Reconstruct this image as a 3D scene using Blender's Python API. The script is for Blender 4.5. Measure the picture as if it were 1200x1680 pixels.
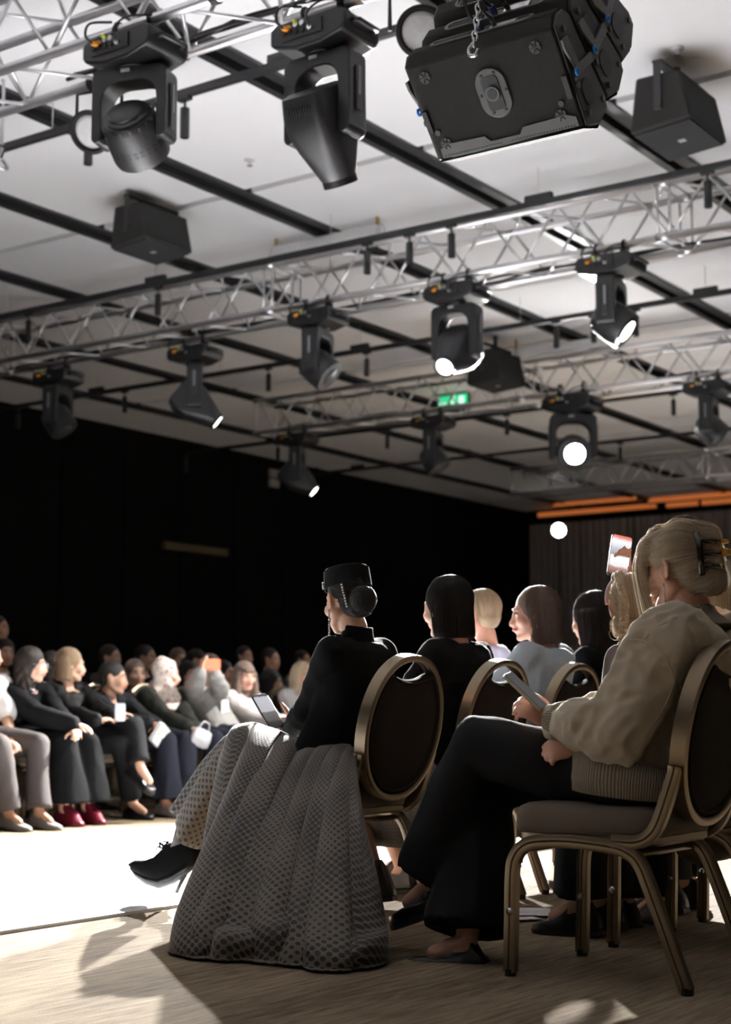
import bpy, bmesh, math, random
import numpy as np
from mathutils import Vector, Matrix, noise as mnoise

for o in list(bpy.data.objects):
    bpy.data.objects.remove(o, do_unlink=True)
scene = bpy.context.scene
COL = scene.collection
random.seed(7)
rng = np.random.default_rng(7)
PI = math.pi

# ------------------------------------------------------------------ camera
# world: X runs down the runway, Y across it (to the left), Z up; metres
FPX, PITCH, YAW, CAMZ = 2546.0, math.radians(7.27), math.radians(35.0), 0.75
FW = np.array([math.cos(YAW) * math.cos(PITCH), math.sin(YAW) * math.cos(PITCH), math.sin(PITCH)])
RT = np.array([math.sin(YAW), -math.cos(YAW), 0.0])
UP = np.cross(RT, FW)
CAM = np.array([0, 0, CAMZ])
cd = bpy.data.cameras.new('camera')
cam = bpy.data.objects.new('camera', cd)
COL.objects.link(cam)
cam.matrix_world = Matrix(((RT[0], UP[0], -FW[0], 0), (RT[1], UP[1], -FW[1], 0), (RT[2], UP[2], -FW[2], CAMZ), (0, 0, 0, 1)))
cd.sensor_fit = 'VERTICAL'
cd.sensor_height = 36.0
cd.sensor_width = 36.0 * 1200 / 1680
cd.lens = FPX / 1680 * 36.0
cd.clip_end = 200
cd.dof.use_dof = True
cd.dof.focus_distance = 5.1
cd.dof.aperture_fstop = 3.0
cd.dof.aperture_blades = 9
scene.camera = cam

def ray(x, y):
    return FW + RT * (x - 600) / FPX + UP * (840 - y) / FPX
def onz(x, y, z):
    d = ray(x, y); return CAM + d * ((z - CAMZ) / d[2])
def onx(x, y, X):
    d = ray(x, y); return CAM + d * (X / d[0])
def ony(x, y, Y):
    d = ray(x, y); return CAM + d * (Y / d[1])

# ------------------------------------------------------------------ world, exposure
w = bpy.data.worlds.new('hall_air'); scene.world = w; w.use_nodes = True
w.node_tree.nodes['Background'].inputs[0].default_value = (0.75, 0.8, 0.9, 1)
w.node_tree.nodes['Background'].inputs[1].default_value = 0.0
scene.view_settings.view_transform = 'Standard'
scene.view_settings.look = 'None'
scene.view_settings.exposure = 0.15
scene.view_settings.gamma = 1.0
scene.view_settings.use_curve_mapping = False

# ------------------------------------------------------------------ stage light (the lamps of the rig)
def spot(name, loc, target, watts, size_deg, blend=0.3, rad=0.06, col=(1.0, 0.985, 0.965)):
    l = bpy.data.lights.new(name, 'SPOT'); l.energy = watts; l.spot_size = math.radians(size_deg)
    l.spot_blend = blend; l.shadow_soft_size = rad; l.color = col
    o = bpy.data.objects.new(name, l); COL.objects.link(o); o.location = loc
    d = Vector(target) - Vector(loc); o.rotation_euler = d.to_track_quat('-Z', 'Y').to_euler()
    return o
LIGHTS = []
# ------------------------------------------------------------------ helpers
def lin(c):
    return tuple(((x / 12.92) if x <= 0.04045 else ((x + 0.055) / 1.055) ** 2.4) for x in c)
def srgb(r, g, b):
    return lin((r / 255, g / 255, b / 255))
MATS = {}
def mat(name, col, rough=0.6, metal=0.0, var=0.12, scale=30.0, bump=0.0, bscale=None, spec=None, emit=None, estr=0, sheen=0, coat=0, trans=0):
    if name in MATS: return MATS[name]
    m = bpy.data.materials.new(name); m.use_nodes = True; nt = m.node_tree; N = nt.nodes; L = nt.links
    b = N['Principled BSDF']
    b.inputs['Roughness'].default_value = rough; b.inputs['Metallic'].default_value = metal
    if spec is not None: b.inputs['Specular IOR Level'].default_value = spec
    if sheen: b.inputs['Sheen Weight'].default_value = sheen
    if coat: b.inputs['Coat Weight'].default_value = coat; b.inputs['Coat Roughness'].default_value = 0.08
    if trans: b.inputs['Transmission Weight'].default_value = trans
    tc = N.new('ShaderNodeTexCoord')
    nz = N.new('ShaderNodeTexNoise'); nz.inputs['Scale'].default_value = scale; nz.inputs['Detail'].default_value = 3
    L.new(tc.outputs['Object'], nz.inputs['Vector'])
    mx = N.new('ShaderNodeMix'); mx.data_type = 'RGBA'
    mx.inputs['A'].default_value = (*[c * (1 - var) for c in col], 1); mx.inputs['B'].default_value = (*[min(1, c * (1 + var)) for c in col], 1)
    L.new(nz.outputs['Fac'], mx.inputs['Factor']); L.new(mx.outputs['Result'], b.inputs['Base Color'])
    if bump:
        n2 = N.new('ShaderNodeTexNoise'); n2.inputs['Scale'].default_value = bscale or scale * 4; n2.inputs['Detail'].default_value = 4
        L.new(tc.outputs['Object'], n2.inputs['Vector'])
        bp = N.new('ShaderNodeBump'); bp.inputs['Strength'].default_value = bump; bp.inputs['Distance'].default_value = 0.01
        L.new(n2.outputs['Fac'], bp.inputs['Height']); L.new(bp.outputs['Normal'], b.inputs['Normal'])
    if emit:
        b.inputs['Emission Color'].default_value = (*emit, 1); b.inputs['Emission Strength'].default_value = estr
    MATS[name] = m
    return m

def rotframe(d):
    d = np.asarray(d, float); d = d / (np.linalg.norm(d) + 1e-12)
    a = np.array([0, 0, 1.0]) if abs(d[2]) < 0.9 else np.array([1.0, 0, 0])
    x = np.cross(a, d); x /= np.linalg.norm(x); y = np.cross(d, x)
    return x, y, d

class MB:
    """collects closed shapes; build() links them as one mesh object"""
    def __init__(s): s.v = []; s.f = []; s.n = 0; s.uv = None
    def add(s, V, F):
        V = np.asarray(V, float); o = s.n
        s.v.append(V); s.n += len(V); s.f += [tuple(i + o for i in f) for f in F]; return s
    def box(s, c, size, M=None):
        c = np.asarray(c, float); h = np.asarray(size, float) / 2
        V = np.array([[x, y, z] for z in (-1, 1) for y in (-1, 1) for x in (-1, 1)]) * h
        if M is not None: V = V @ np.asarray(M, float).T
        return s.add(V + c, [(0, 2, 3, 1), (4, 5, 7, 6), (0, 1, 5, 4), (2, 6, 7, 3), (0, 4, 6, 2), (1, 3, 7, 5)])
    def rings(s, R, cap=True, closed=False):
        R = [np.asarray(r, float) for r in R]; n = len(R[0]); m = len(R); F = []
        for i in range(m - 1 + (1 if closed else 0)):
            a, b = i * n, ((i + 1) % m) * n
            for j in range(n):
                k = (j + 1) % n; F.append((a + j, a + k, b + k, b + j))
        if cap and not closed:
            F.append(tuple(range(n - 1, -1, -1))); F.append(tuple((m - 1) * n + j for j in range(n)))
        return s.add(np.vstack(R), F)
    def tube(s, pts, r, n=10, closed=False, cap=True):
        P = [np.asarray(p, float) for p in pts]; m = len(P)
        r = [r] * m if np.isscalar(r) else r; R = []; px = None
        for i in range(m):
            if closed: d = P[(i + 1) % m] - P[i - 1]
            else: d = P[min(i + 1, m - 1)] - P[max(i - 1, 0)]
            d = d / (np.linalg.norm(d) + 1e-12)
            if px is None: x, y, _ = rotframe(d)
            else:
                x = px - d * (px @ d); x /= np.linalg.norm(x) + 1e-12; y = np.cross(d, x)
            px = x; a = np.arange(n) * 2 * PI / n
            R.append(P[i] + r[i] * (np.cos(a)[:, None] * x + np.sin(a)[:, None] * y))
        return s.rings(R, cap, closed)
    def cyl(s, a, b, r0, r1=None, n=16):
        return s.tube([a, b], [r0, r0 if r1 is None else r1], n)
    def ell(s, c, r, M=None, n=14, m=9):
        c = np.asarray(c, float); r = np.asarray(r if not np.isscalar(r) else (r, r, r), float)
        V = [[0, 0, 1]]
        for i in range(1, m):
            t = PI * i / m
            for j in range(n):
                p = 2 * PI * j / n; V.append([math.sin(t) * math.cos(p), math.sin(t) * math.sin(p), math.cos(t)])
        V.append([0, 0, -1]); V = np.array(V) * r
        if M is not None: V = V @ np.asarray(M, float).T
        F = [(0, 1 + j, 1 + (j + 1) % n) for j in range(n)]
        for i in range(m - 2):
            for j in range(n):
                a = 1 + i * n; F.append((a + j, a + n + j, a + n + (j + 1) % n, a + (j + 1) % n))
        e = len(V) - 1; a = 1 + (m - 2) * n
        F += [(e, a + (j + 1) % n, a + j) for j in range(n)]
        return s.add(V + c, F)
    def chain(s, pts, r, n=12):
        """tapered limb: frustums with round joints, meant for remeshing"""
        for i, p in enumerate(pts): s.ell(p, r[i], n=n, m=max(6, n // 2))
        for i in range(len(pts) - 1): s.tube([pts[i], pts[i + 1]], [r[i], r[i + 1]], n)
        return s
    def lathe(s, prof, n=24, o=(0, 0, 0), axis=(0, 0, 1)):
        """prof: list of (radius, height)"""
        x, y, d = rotframe(axis); a = np.arange(n) * 2 * PI / n; o = np.asarray(o, float)
        return s.rings([o + d * h + max(r, 1e-4) * (np.cos(a)[:, None] * x + np.sin(a)[:, None] * y) for r, h in prof])
    def prism(s, poly, lo, hi, ax=(0, 2), M=None, o=(0, 0, 0)):
        """extrude a 2d polygon given in axes ax along the third axis"""
        k = 3 - ax[0] - ax[1]; R = []
        for h in (lo, hi):
            V = np.zeros((len(poly), 3)); V[:, ax[0]] = [p[0] for p in poly]; V[:, ax[1]] = [p[1] for p in poly]; V[:, k] = h
            if M is not None: V = V @ np.asarray(M, float).T
            R.append(V + np.asarray(o, float))
        return s.rings(R)
    def grid(s, G, closed_u=False, flip=False):
        G = np.asarray(G, float); a, b, _ = G.shape; F = []
        for i in range(a - 1):
            for j in range(b if closed_u else b - 1):
                k = (j + 1) % b; q = (i * b + j, i * b + k, (i + 1) * b + k, (i + 1) * b + j)
                F.append(q[::-1] if flip else q)
        return s.add(G.reshape(-1, 3), F)
    def mesh(s, name, off=None):
        V = np.vstack(s.v)
        if off is not None: V = V - np.asarray(off, float)
        me = bpy.data.meshes.new(name); me.from_pydata(V.tolist(), [], s.f); me.update(); return me
    def build(s, name, m, parent=None, smooth=False, off=None, bevel=0, seg=2, fixn=True, autosmooth=None):
        me = s.mesh(name, off)
        if fixn: fix_normals(me)
        return link(name, me, m, parent, smooth, bevel, seg, autosmooth)

def fix_normals(me):
    bm = bmesh.new(); bm.from_mesh(me); bmesh.ops.recalc_face_normals(bm, faces=bm.faces); bm.to_mesh(me); bm.free()

def link(name, me, m, parent=None, smooth=False, bevel=0, seg=2, autosmooth=None):
    o = bpy.data.objects.new(name, me); COL.objects.link(o)
    if m is not None and not me.materials: me.materials.append(m)
    if parent is not None: o.parent = parent
    if smooth: me.polygons.foreach_set('use_smooth', [True] * len(me.polygons))
    elif autosmooth or bevel:
        bm = bmesh.new(); bm.from_mesh(me)
        for f in bm.faces: f.smooth = True
        lim = math.radians(autosmooth or 35)
        for e in bm.edges:
            if len(e.link_faces) == 2 and e.calc_face_angle(0) > lim: e.smooth = False
        bm.to_mesh(me); bm.free()
    if bevel:
        b = o.modifiers.new('bevel', 'BEVEL'); b.width = bevel; b.segments = seg; b.limit_method = 'ANGLE'; b.angle_limit = math.radians(40)
    return o

def tag(o, label=None, cat=None, group=None, kind=None):
    if label: o['label'] = label
    if cat: o['category'] = cat
    if group: o['group'] = group
    if kind: o['kind'] = kind
    return o
def empty(name, loc=(0, 0, 0), label=None, cat=None, group=None, M=None):
    o = bpy.data.objects.new(name, None); COL.objects.link(o); o.empty_display_size = 0.1
    if M is not None: o.matrix_world = Matrix(M)
    else: o.location = tuple(loc)
    return tag(o, label, cat, group)
def copy_tree(o, parent=None):
    c = o.copy(); COL.objects.link(c); c.parent = parent
    for ch in o.children: copy_tree(ch, c)
    return c
def rotz(a):
    c, s_ = math.cos(a), math.sin(a); return np.array([[c, -s_, 0], [s_, c, 0], [0, 0, 1.0]])
def roty(a):
    c, s_ = math.cos(a), math.sin(a); return np.array([[c, 0, s_], [0, 1, 0], [-s_, 0, c]])
def rotx(a):
    c, s_ = math.cos(a), math.sin(a); return np.array([[1, 0, 0], [0, c, -s_], [0, s_, c]])
def mat4(R, t):
    M = np.eye(4); M[:3, :3] = R; M[:3, 3] = t; return M.tolist()
def bez(pts, n=12):
    """Catmull-Rom through the points"""
    P = [np.asarray(p, float) for p in pts]; Q = [2 * P[0] - P[1]] + P + [2 * P[-1] - P[-2]]; out = []
    for i in range(1, len(Q) - 2):
        for k in range(n):
            t = k / n
            out.append(0.5 * (2 * Q[i] + (Q[i + 1] - Q[i - 1]) * t + (2 * Q[i - 1] - 5 * Q[i] + 4 * Q[i + 1] - Q[i + 2]) * t * t + (3 * Q[i] - Q[i - 1] - 3 * Q[i + 1] + Q[i + 2]) * t ** 3))
    out.append(P[-1]); return out

# materials of the hall
M_black = mat('black_powder_coat', (0.012, 0.012, 0.013), 0.45, bump=0.05, bscale=300)
M_lamp = mat('lamp_plastic', (0.011, 0.011, 0.012), 0.42, bump=0.08, bscale=400)
M_lamp2 = mat('lamp_plastic_grey', (0.019, 0.019, 0.021), 0.40, bump=0.05, bscale=400)
M_alu = mat('brushed_aluminium', (0.74, 0.74, 0.76), 0.33, 0.85, var=0.08, scale=18, bump=0.05, bscale=120)
M_steel = mat('steel', (0.55, 0.55, 0.56), 0.3, 1.0)
M_white = mat('white_ceiling_paint', (0.84, 0.845, 0.87), 0.8, var=0.03, scale=0.8)
M_cable = mat('black_rubber', (0.008, 0.008, 0.008), 0.55)
M_orange = mat('orange_plug', srgb(240, 150, 30), 0.4)
M_yellow = mat('yellow_tag', srgb(190, 200, 40), 0.4)
# ------------------------------------------------------------------ the hall
H = 5.03
U0, U1, V0, V1 = -4.0, 29.5, -4.5, 16.4
def struct(name, mb, m, parent=None, **k):
    o = mb.build(name, m, parent, **k)
    if parent is None: o['kind'] = 'structure'
    return o

def carpet_mat():
    m = bpy.data.materials.new('streaked_carpet'); m.use_nodes = True; nt = m.node_tree; N = nt.nodes; L = nt.links; b = N['Principled BSDF']
    tc = N.new('ShaderNodeTexCoord'); mp = N.new('ShaderNodeMapping'); mp.inputs['Rotation'].default_value = (0, 0, math.radians(12)); mp.inputs['Scale'].default_value = (3.5, 42, 1)
    L.new(tc.outputs['Object'], mp.inputs['Vector'])
    n1 = N.new('ShaderNodeTexNoise'); n1.inputs['Scale'].default_value = 1.3; n1.inputs['Detail'].default_value = 5; n1.inputs['Roughness'].default_value = 0.65
    L.new(mp.outputs['Vector'], n1.inputs['Vector'])
    mp2 = N.new('ShaderNodeMapping'); mp2.inputs['Rotation'].default_value = (0, 0, math.radians(12)); mp2.inputs['Scale'].default_value = (0.7, 2.2, 1)
    L.new(tc.outputs['Object'], mp2.inputs['Vector'])
    n2 = N.new('ShaderNodeTexNoise'); n2.inputs['Scale'].default_value = 1.1; n2.inputs['Detail'].default_value = 2
    L.new(mp2.outputs['Vector'], n2.inputs['Vector'])
    n3 = N.new('ShaderNodeTexNoise'); n3.inputs['Scale'].default_value = 260; n3.inputs['Detail'].default_value = 2
    L.new(tc.outputs['Object'], n3.inputs['Vector'])
    ad = N.new('ShaderNodeMath'); ad.operation = 'ADD'; L.new(n1.outputs['Fac'], ad.inputs[0])
    m2 = N.new('ShaderNodeMath'); m2.operation = 'MULTIPLY_ADD'; m2.inputs[1].default_value = 0.7; m2.inputs[2].default_value = -0.35
    L.new(n2.outputs['Fac'], m2.inputs[0]); L.new(m2.outputs[0], ad.inputs[1])
    ad2 = N.new('ShaderNodeMath'); ad2.operation = 'MULTIPLY_ADD'; ad2.inputs[1].default_value = 0.45; L.new(n3.outputs['Fac'], ad2.inputs[0])
    sb = N.new('ShaderNodeMath'); sb.operation = 'SUBTRACT'; sb.inputs[1].default_value = 0.225; L.new(ad.outputs[0], sb.inputs[0]); L.new(sb.outputs[0], ad2.inputs[2])
    cr = N.new('ShaderNodeValToRGB'); e = cr.color_ramp.elements
    e[0].position = 0.28; e[0].color = (0.105, 0.072, 0.045, 1); e[1].position = 0.70; e[1].color = (0.32, 0.255, 0.172, 1)
    L.new(ad2.outputs[0], cr.inputs['Fac']); L.new(cr.outputs['Color'], b.inputs['Base Color'])
    bp = N.new('ShaderNodeBump'); bp.inputs['Strength'].default_value = 0.5; bp.inputs['Distance'].default_value = 0.004
    L.new(n3.outputs['Fac'], bp.inputs['Height']); L.new(bp.outputs['Normal'], b.inputs['Normal'])
    b.inputs['Roughness'].default_value = 0.95; b.inputs['Specular IOR Level'].default_value = 0.1
    return m
M_carpet = carpet_mat()
M_runway = mat('white_runway_vinyl', (0.78, 0.80, 0.84), 0.5, var=0.02, scale=2, bump=0.02, bscale=3)
M_wall = mat('dark_wall_panel', (0.005, 0.0045, 0.0045), 0.85, spec=.1, var=0.3, scale=2)
M_curtain = mat('grey_curtain', (0.26, 0.235, 0.225), 0.9, var=0.2, scale=6)

struct('floor', MB().box(((U0 + U1) / 2, (V0 + V1) / 2, -0.05), (U1 - U0, V1 - V0, 0.1)), M_carpet)
struct('floor_runway', MB().box((9.0, 5.49, 0.006), (25.6, 2.82, 0.012)), M_runway)
wl = struct('wall_left', MB().box(((U0 + U1) / 2, V1 + 0.1, 2.7), (U1 - U0, 0.2, 5.6)), M_wall)
pm = MB().box((0, 0, 0), (1.27, 0.03, 4.9)).mesh('panel'); pm.materials.append(M_wall)
k = 0
u = 4.0
while u < U1 - 0.7:
    o = bpy.data.objects.new('panel', pm); COL.objects.link(o); o.parent = wl; o.location = (u + 0.65, V1 - 0.012, 2.47); u += 1.30
struct('wall_right', MB().box(((U0 + U1) / 2, V0 - 0.1, 2.7), (U1 - U0, 0.2, 5.6)), M_wall)
struct('wall_back', MB().box((U0 - 0.1, (V0 + V1) / 2, 2.7), (0.2, V1 - V0, 5.6)), M_wall)
wf = struct('wall_far', MB().box((U1 + 0.1, (V0 + V1) / 2, 2.7), (0.2, V1 - V0, 5.6)), M_wall)
# pleated drapes in front of the far wall, each drop a piece of it
for i in range(12):
    ya = 16.2 - i * 1.25; yy = np.linspace(ya, ya - 1.23, 60)
    xx = U1 - 0.16 - 0.045 * np.cos((ya - yy) * 2 * PI / 0.155) - 0.015 * np.sin(yy * 17)
    G = np.array([[(xx[j], yy[j], z) for j in range(60)] for z in (0.02, 2.4, 4.72)] )
    G2 = G.copy(); G2[:, :, 0] += 0.012
    d = MB().grid(G).grid(G2, flip=True).build('drape', M_curtain, wf, smooth=True, fixn=False)

# ceiling: black void, white panels, dark channels between them
ceil = struct('ceiling', MB().box(((U0 + U1) / 2, (V0 + V1) / 2, H + 0.45), (U1 - U0, V1 - V0, 0.1)), mat('black_void', (0.006, 0.006, 0.006), 0.9))
SA = [-3.9, -2.18, -0.45, 1.28, 3.0, 4.74, 6.36, 8.07, 9.77, 11.52, 13.33, 15.08]
SB = [-2.66, 3.48, 9.65, 15.78, 21.9, 28.0]
WA, WB = 0.23, 0.10
vb = [V0] + SA + [V1]; ub = [U0] + SB + [U1]
for i in range(len(vb) - 1):
    for j in range(len(ub) - 1):
        a0 = vb[i] + (WA / 2 if i else 0); a1 = vb[i + 1] - (WA / 2 if i < len(vb) - 2 else 0)
        b0 = ub[j] + (WB / 2 if j else 0); b1 = ub[j + 1] - (WB / 2 if j < len(ub) - 2 else 0)
        MB().box(((b0 + b1) / 2, (a0 + a1) / 2, H + 0.04), (b1 - b0, a1 - a0, 0.08)).build('panel', M_white, ceil)
M_chan = mat('channel_black', (0.02, 0.02, 0.022), 0.4)
for n, v in enumerate(SA):
    t = MB(); h = WA / 2
    pr = [(-h - .01, -.025), (-h + .055, -.025), (-h + .055, .10), (h - .055, .10), (h - .055, -.025), (h + .01, -.025), (h + .01, .0), (h - .02, .0), (h - .02, .14), (-h + .02, .14), (-h + .02, .0), (-h - .01, .0)]
    t.prism(pr, U0 + .02, U1 - .3, ax=(1, 2), o=(0, v, H))
    t.box((12.75, v, H + 0.03), (33, 0.05, 0.03))
    struct('trim_%d' % (n + 1), t, M_chan)
# the wall lamp bar and small fittings on the left wall
wb = ony(319, 901, V1 - 0.05)
tag(MB().box((wb[0], V1 - 0.075, wb[2]), (1.5, 0.09, 0.115)).box((wb[0] - 0.73, V1 - 0.08, wb[2]), (0.03, 0.1, 0.125)).box((wb[0] + 0.73, V1 - 0.08, wb[2]), (0.03, 0.1, 0.125)).build('wall_bar', mat('dull_brass', (0.10, 0.075, 0.035), 0.5), bevel=0.01),
    'dull brass bar mounted on the dark left wall', 'wall bar')
wp = ony(449, 785, V1 - 0.05)
wpo = empty('wall_panel', (wp[0], V1 - 0.06, wp[2]), 'pale two-pane control panel high on the dark wall', 'control panel')
for s in (-1, 1): MB().box((0, 0, s * 0.085), (0.26, 0.05, 0.14)).build('pane', mat('pale_plastic', (0.30, 0.28, 0.26), 0.5), wpo, bevel=0.01)

# orange cove strips below the far ceiling
M_cove = mat('orange_cove_light', (0.6, 0.2, 0.05), 0.5, emit=(1.0, 0.27, 0.07), estr=0.3)
def cove(x0, y0, x1, y1, U, lab, hh=0.09):
    a, b = onx(x0, y0, U), onx(x1, y1, U); z = (a[2] + b[2]) / 2
    t = empty('cove_light', (U, (a[1] + b[1]) / 2, z), lab, 'cove light', 'orange cove lights at the far wall')
    L_ = abs(a[1] - b[1])
    MB().box((0.10, 0, 0), (0.06, L_, hh)).build('glowing_strip', M_cove, t)
    MB().box((0.15, 0, 0.0), (0.04, L_ + 0.04, hh + 0.05)).build('housing', M_chan, t)
cove(1062, 820, 1230, 807, 28.9, 'orange cove light, upper strip at the right edge below the far ceiling')
cove(880, 843, 1073, 830, 29.1, 'orange cove light, long lower strip to the left above the drapes')
cove(1091, 828, 1142, 823, 29.1, 'short orange cove light in the middle of the lower strips', 0.11)
cove(1149, 824, 1240, 815, 29.1, 'orange cove light, lower strip at the right edge above the drapes', 0.11)
cove(905, 826, 1040, 818, 28.5, 'faint orange cove light, upper strip to the left near the bright lamp', 0.07)

# exit sign
ep = onx(742, 660, 17.6)
ex = empty('exit_sign', ep, 'green lit exit sign hanging behind the truss', 'exit sign')
MB().box((0.05, 0, 0), (0.05, 0.5, 0.24)).build('housing', M_chan, ex, bevel=0.006)
M_green = mat('green_exit_face', srgb(20, 150, 90), 0.4, emit=(0.03, 0.62, 0.27), estr=0.9)
M_pict = mat('white_pictogram', (0.8, 0.9, 0.85), 0.4, emit=(0.7, 1.0, 0.85), estr=0.9)
MB().box((0.021, 0, 0), (0.006, 0.46, 0.2)).build('face', M_green, ex)
pg = MB()   # running figure, arrow and door, as on the sign
pg.ell((0.016, -0.02, 0.062), (0.003, 0.018, 0.018)).tube([(0.016, -0.02, .04), (0.016, 0.0, -.01)], .014, 6)
pg.tube([(0.016, 0.0, -.01), (0.016, -.035, -.04), (0.016, -.03, -.08)], .01, 6).tube([(0.016, 0.0, -.01), (0.016, .03, -.05), (0.016, .065, -.05)], .01, 6)
pg.tube([(0.016, -.015, .03), (0.016, -.05, .01)], .008, 6).tube([(0.016, -.015, .03), (0.016, .03, .015)], .008, 6)
pg.box((0.016, -0.14, 0), (0.004, 0.08, 0.15)).box((0.016, 0.14, 0), (0.004, 0.09, 0.018)).prism([(.17, .04), (.215, 0), (.17, -.04)], .014, .018, ax=(1, 2))
pg.build('pictogram', M_pict, ex)
for q in (-.15, .15): MB().cyl((0.05, q, 0.12), (0.05, q, H - ep[2]), .006, n=6).build('hanger', M_black, ex)

# sprinkler roses
for x, y, lab in ((410, 262, 'small round sprinkler rose on the ceiling below the first truss'), (1111, 78, 'small round sprinkler rose on the ceiling above the hanging speaker')):
    p = onz(x, y, H)
    t = empty('sprinkler', (p[0], p[1], H), lab, 'sprinkler')
    MB().lathe([(0.045, 0), (0.045, -0.006), (0.03, -0.012), (0.0, -0.012)], 16).build('rose', mat('grey_rose', (.5, .5, .5), .4), t, smooth=True)
    MB().cyl((0, 0, -0.01), (0, 0, -0.045), .008, n=8).cyl((0, 0, -0.045), (0, 0, -0.05), .022, n=10).build('nozzle', M_steel, t)
# ------------------------------------------------------------------ light tracks with little cylinder spots
ZT = 4.735
TRK = {0: (7.26, 1.0, 14.5), 1: (10.54, 1.0, 15.9), 2: (13.89, 1.0, 15.9), 3: (18.0, 5.5, 16.0), 4: (20.9, 6.0, 16.0)}
TNAME = ['nearest track above the first truss', 'track in front of the second truss', 'track behind the second truss', 'track behind the third truss', 'farthest track by the far wall']
for k, (u, a, b) in TRK.items():
    t = empty('light_track', (u, (a + b) / 2, ZT), 'slim black ceiling light track, ' + TNAME[k], 'light track', 'ceiling light tracks')
    MB().box((0, 0, 0), (0.045, b - a, 0.05)).build('rail', M_black, t)
    v = a + 0.6; i = 0
    while v < b - 0.2:
        MB().cyl((0, v - (a + b) / 2, 0.02), (0, v - (a + b) / 2, H - ZT), .004, n=6).build('suspension_wire', M_steel, t)
        if i % 2 == 0: MB().box((0, v - (a + b) / 2, 0.05), (0.05, 0.24, 0.05)).build('feed_box', M_black, t)
        v += 2.05; i += 1
proto = empty('track_spotlight', (0, 0, 0), 'x', 'spotlight', 'cylinder spots on the tracks')
MB().box((0, 0, -0.035), (0.04, 0.10, 0.03)).build('adapter', M_black, proto)
MB().cyl((0, 0, -0.04), (0, 0, -0.11), .009, n=8).build('stem', M_black, proto)
MB().lathe([(0.0, -0.10), (0.028, -0.10), (0.031, -0.105), (0.031, -0.30), (0.026, -0.302), (0.024, -0.28), (0, -0.28)], 16).build('barrel', M_black, proto, autosmooth=40)
SPOTS = [(0, 304, 'beside the first moving head'), (0, 146, 'below the round lamp at the top left'),
         (1, 48, 'leftmost on the second track'), (1, 260, 'left of the ceiling speaker on the second track'), (1, 603, 'first of three close together on the second track'), (1, 672, 'middle of three close together on the second track'), (1, 741, 'last of three close together on the second track'), (1, 1161, 'at the right edge, below the ceiling speaker'),
         (2, 30, 'against the dark wall at the far left'), (2, 205, 'left of the side-on moving head, behind the second truss'), (2, 441, 'between two moving heads behind the second truss'), (2, 602, 'left of the moving head facing the camera'), (2, 913, 'left of three behind the second truss'), (2, 974, 'middle of three behind the second truss, below the wash lamp'), (2, 1043, 'right of three behind the second truss'),
         (3, 305, 'against the dark wall in the middle left'), (3, 456, 'at the left end of the third truss'), (3, 636, 'below the middle of the third truss'), (3, 832, 'left of the blazing lamp'), (3, 1105, 'short one left of the rightmost moving head'),
         (4, 1018, 'right of the blazing lamp above the fourth truss')]
for i, (k, x, lab) in enumerate(SPOTS):
    u = TRK[k][0]; d = ray(x, 600); yy = None
    # find the point on the track seen at that column
    y0 = 400.0
    for _ in range(20):
        p = onx(x, y0, u); y0 += (p[2] - ZT) * 120
    o = proto if i == 0 else copy_tree(proto)
    o.location = (u, p[1], ZT); o['label'] = 'small black cylinder track spotlight, ' + lab
    o.rotation_euler = (0, 0, random.uniform(-.3, .3))

# ------------------------------------------------------------------ trusses
S, CR, ZB = 0.43, 0.029, 4.36
def truss(uf, va, vb_, lab, r=CR, joints=()):
    t = empty('lighting_truss', (uf, (va + vb_) / 2, ZB), lab, 'truss', 'aluminium trusses')
    o0 = (va + vb_) / 2; Ln = vb_ - va
    cm = MB().cyl((0, -Ln / 2, 0), (0, Ln / 2, 0), r, n=14).mesh('chord'); fix_normals(cm); cm.materials.append(M_alu)
    for x, z in ((0, 0), (S, 0), (0, S), (S, S)):
        c = link('chord', cm, None, t, smooth=True); c.location = (x, 0, z)
    P = 0.645; n = int(Ln / P)
    def br(p, q, rr=0.0115):
        a, b = np.array(p, float), np.array(q, float); L_ = np.linalg.norm(b - a); key = 'brace%.3f' % L_
        if key not in br.c:
            m = MB().cyl((0, 0, -.5 * L_), (0, 0, .5 * L_), rr, n=8).mesh('brace'); fix_normals(m); m.materials.append(M_alu); br.c[key] = m
        o = link('brace', br.c[key], None, t, smooth=True); o.location = (a + b) / 2
        o.rotation_mode = 'QUATERNION'; o.rotation_quaternion = Vector(b - a).to_track_quat('Z', 'Y')
    br.c = {}
    y = -Ln / 2 + 0.1
    while y + P <= Ln / 2:
        m = y + P / 2
        for x in (0, S):
            br((x, y, S), (x, m, 0)); br((x, m, 0), (x, y + P, S))
        for z, ph in ((0, 0), (S, 1)):
            a, b = (0, S) if ph == 0 else (S, 0)
            br((a, y, z), (b, m, z)); br((b, m, z), (a, y + P, z))
        y += P
    for j in list(joints) + [va + 0.03, vb_ - 0.03]:
        for dy in ((-0.05, 0.05) if j in joints else (0,)):
            yy = j - o0 + dy
            for p, q in (((0, yy, 0), (0, yy, S)), ((S, yy, 0), (S, yy, S)), ((0, yy, 0), (S, yy, 0)), ((0, yy, S), (S, yy, S))): br(p, q)
        if j in joints:
            for x, z in ((0, 0), (S, 0), (0, S), (S, S)):
                MB().cyl((x, j - o0 - .07, z), (x, j - o0 + .07, z), r + .006, n=14).build('coupler', M_alu, t, smooth=True)
    return t
U_T = [5.73, 10.81, 15.65, 22.7]
truss(U_T[0], 2.5, 9.0, 'nearest aluminium lattice truss across the top left corner', joints=(7.9, 4.4))
truss(U_T[1], 3.0, 14.0, 'second aluminium truss across the middle, carrying five moving heads', joints=(8.66, 4.76, 12.55))
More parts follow.
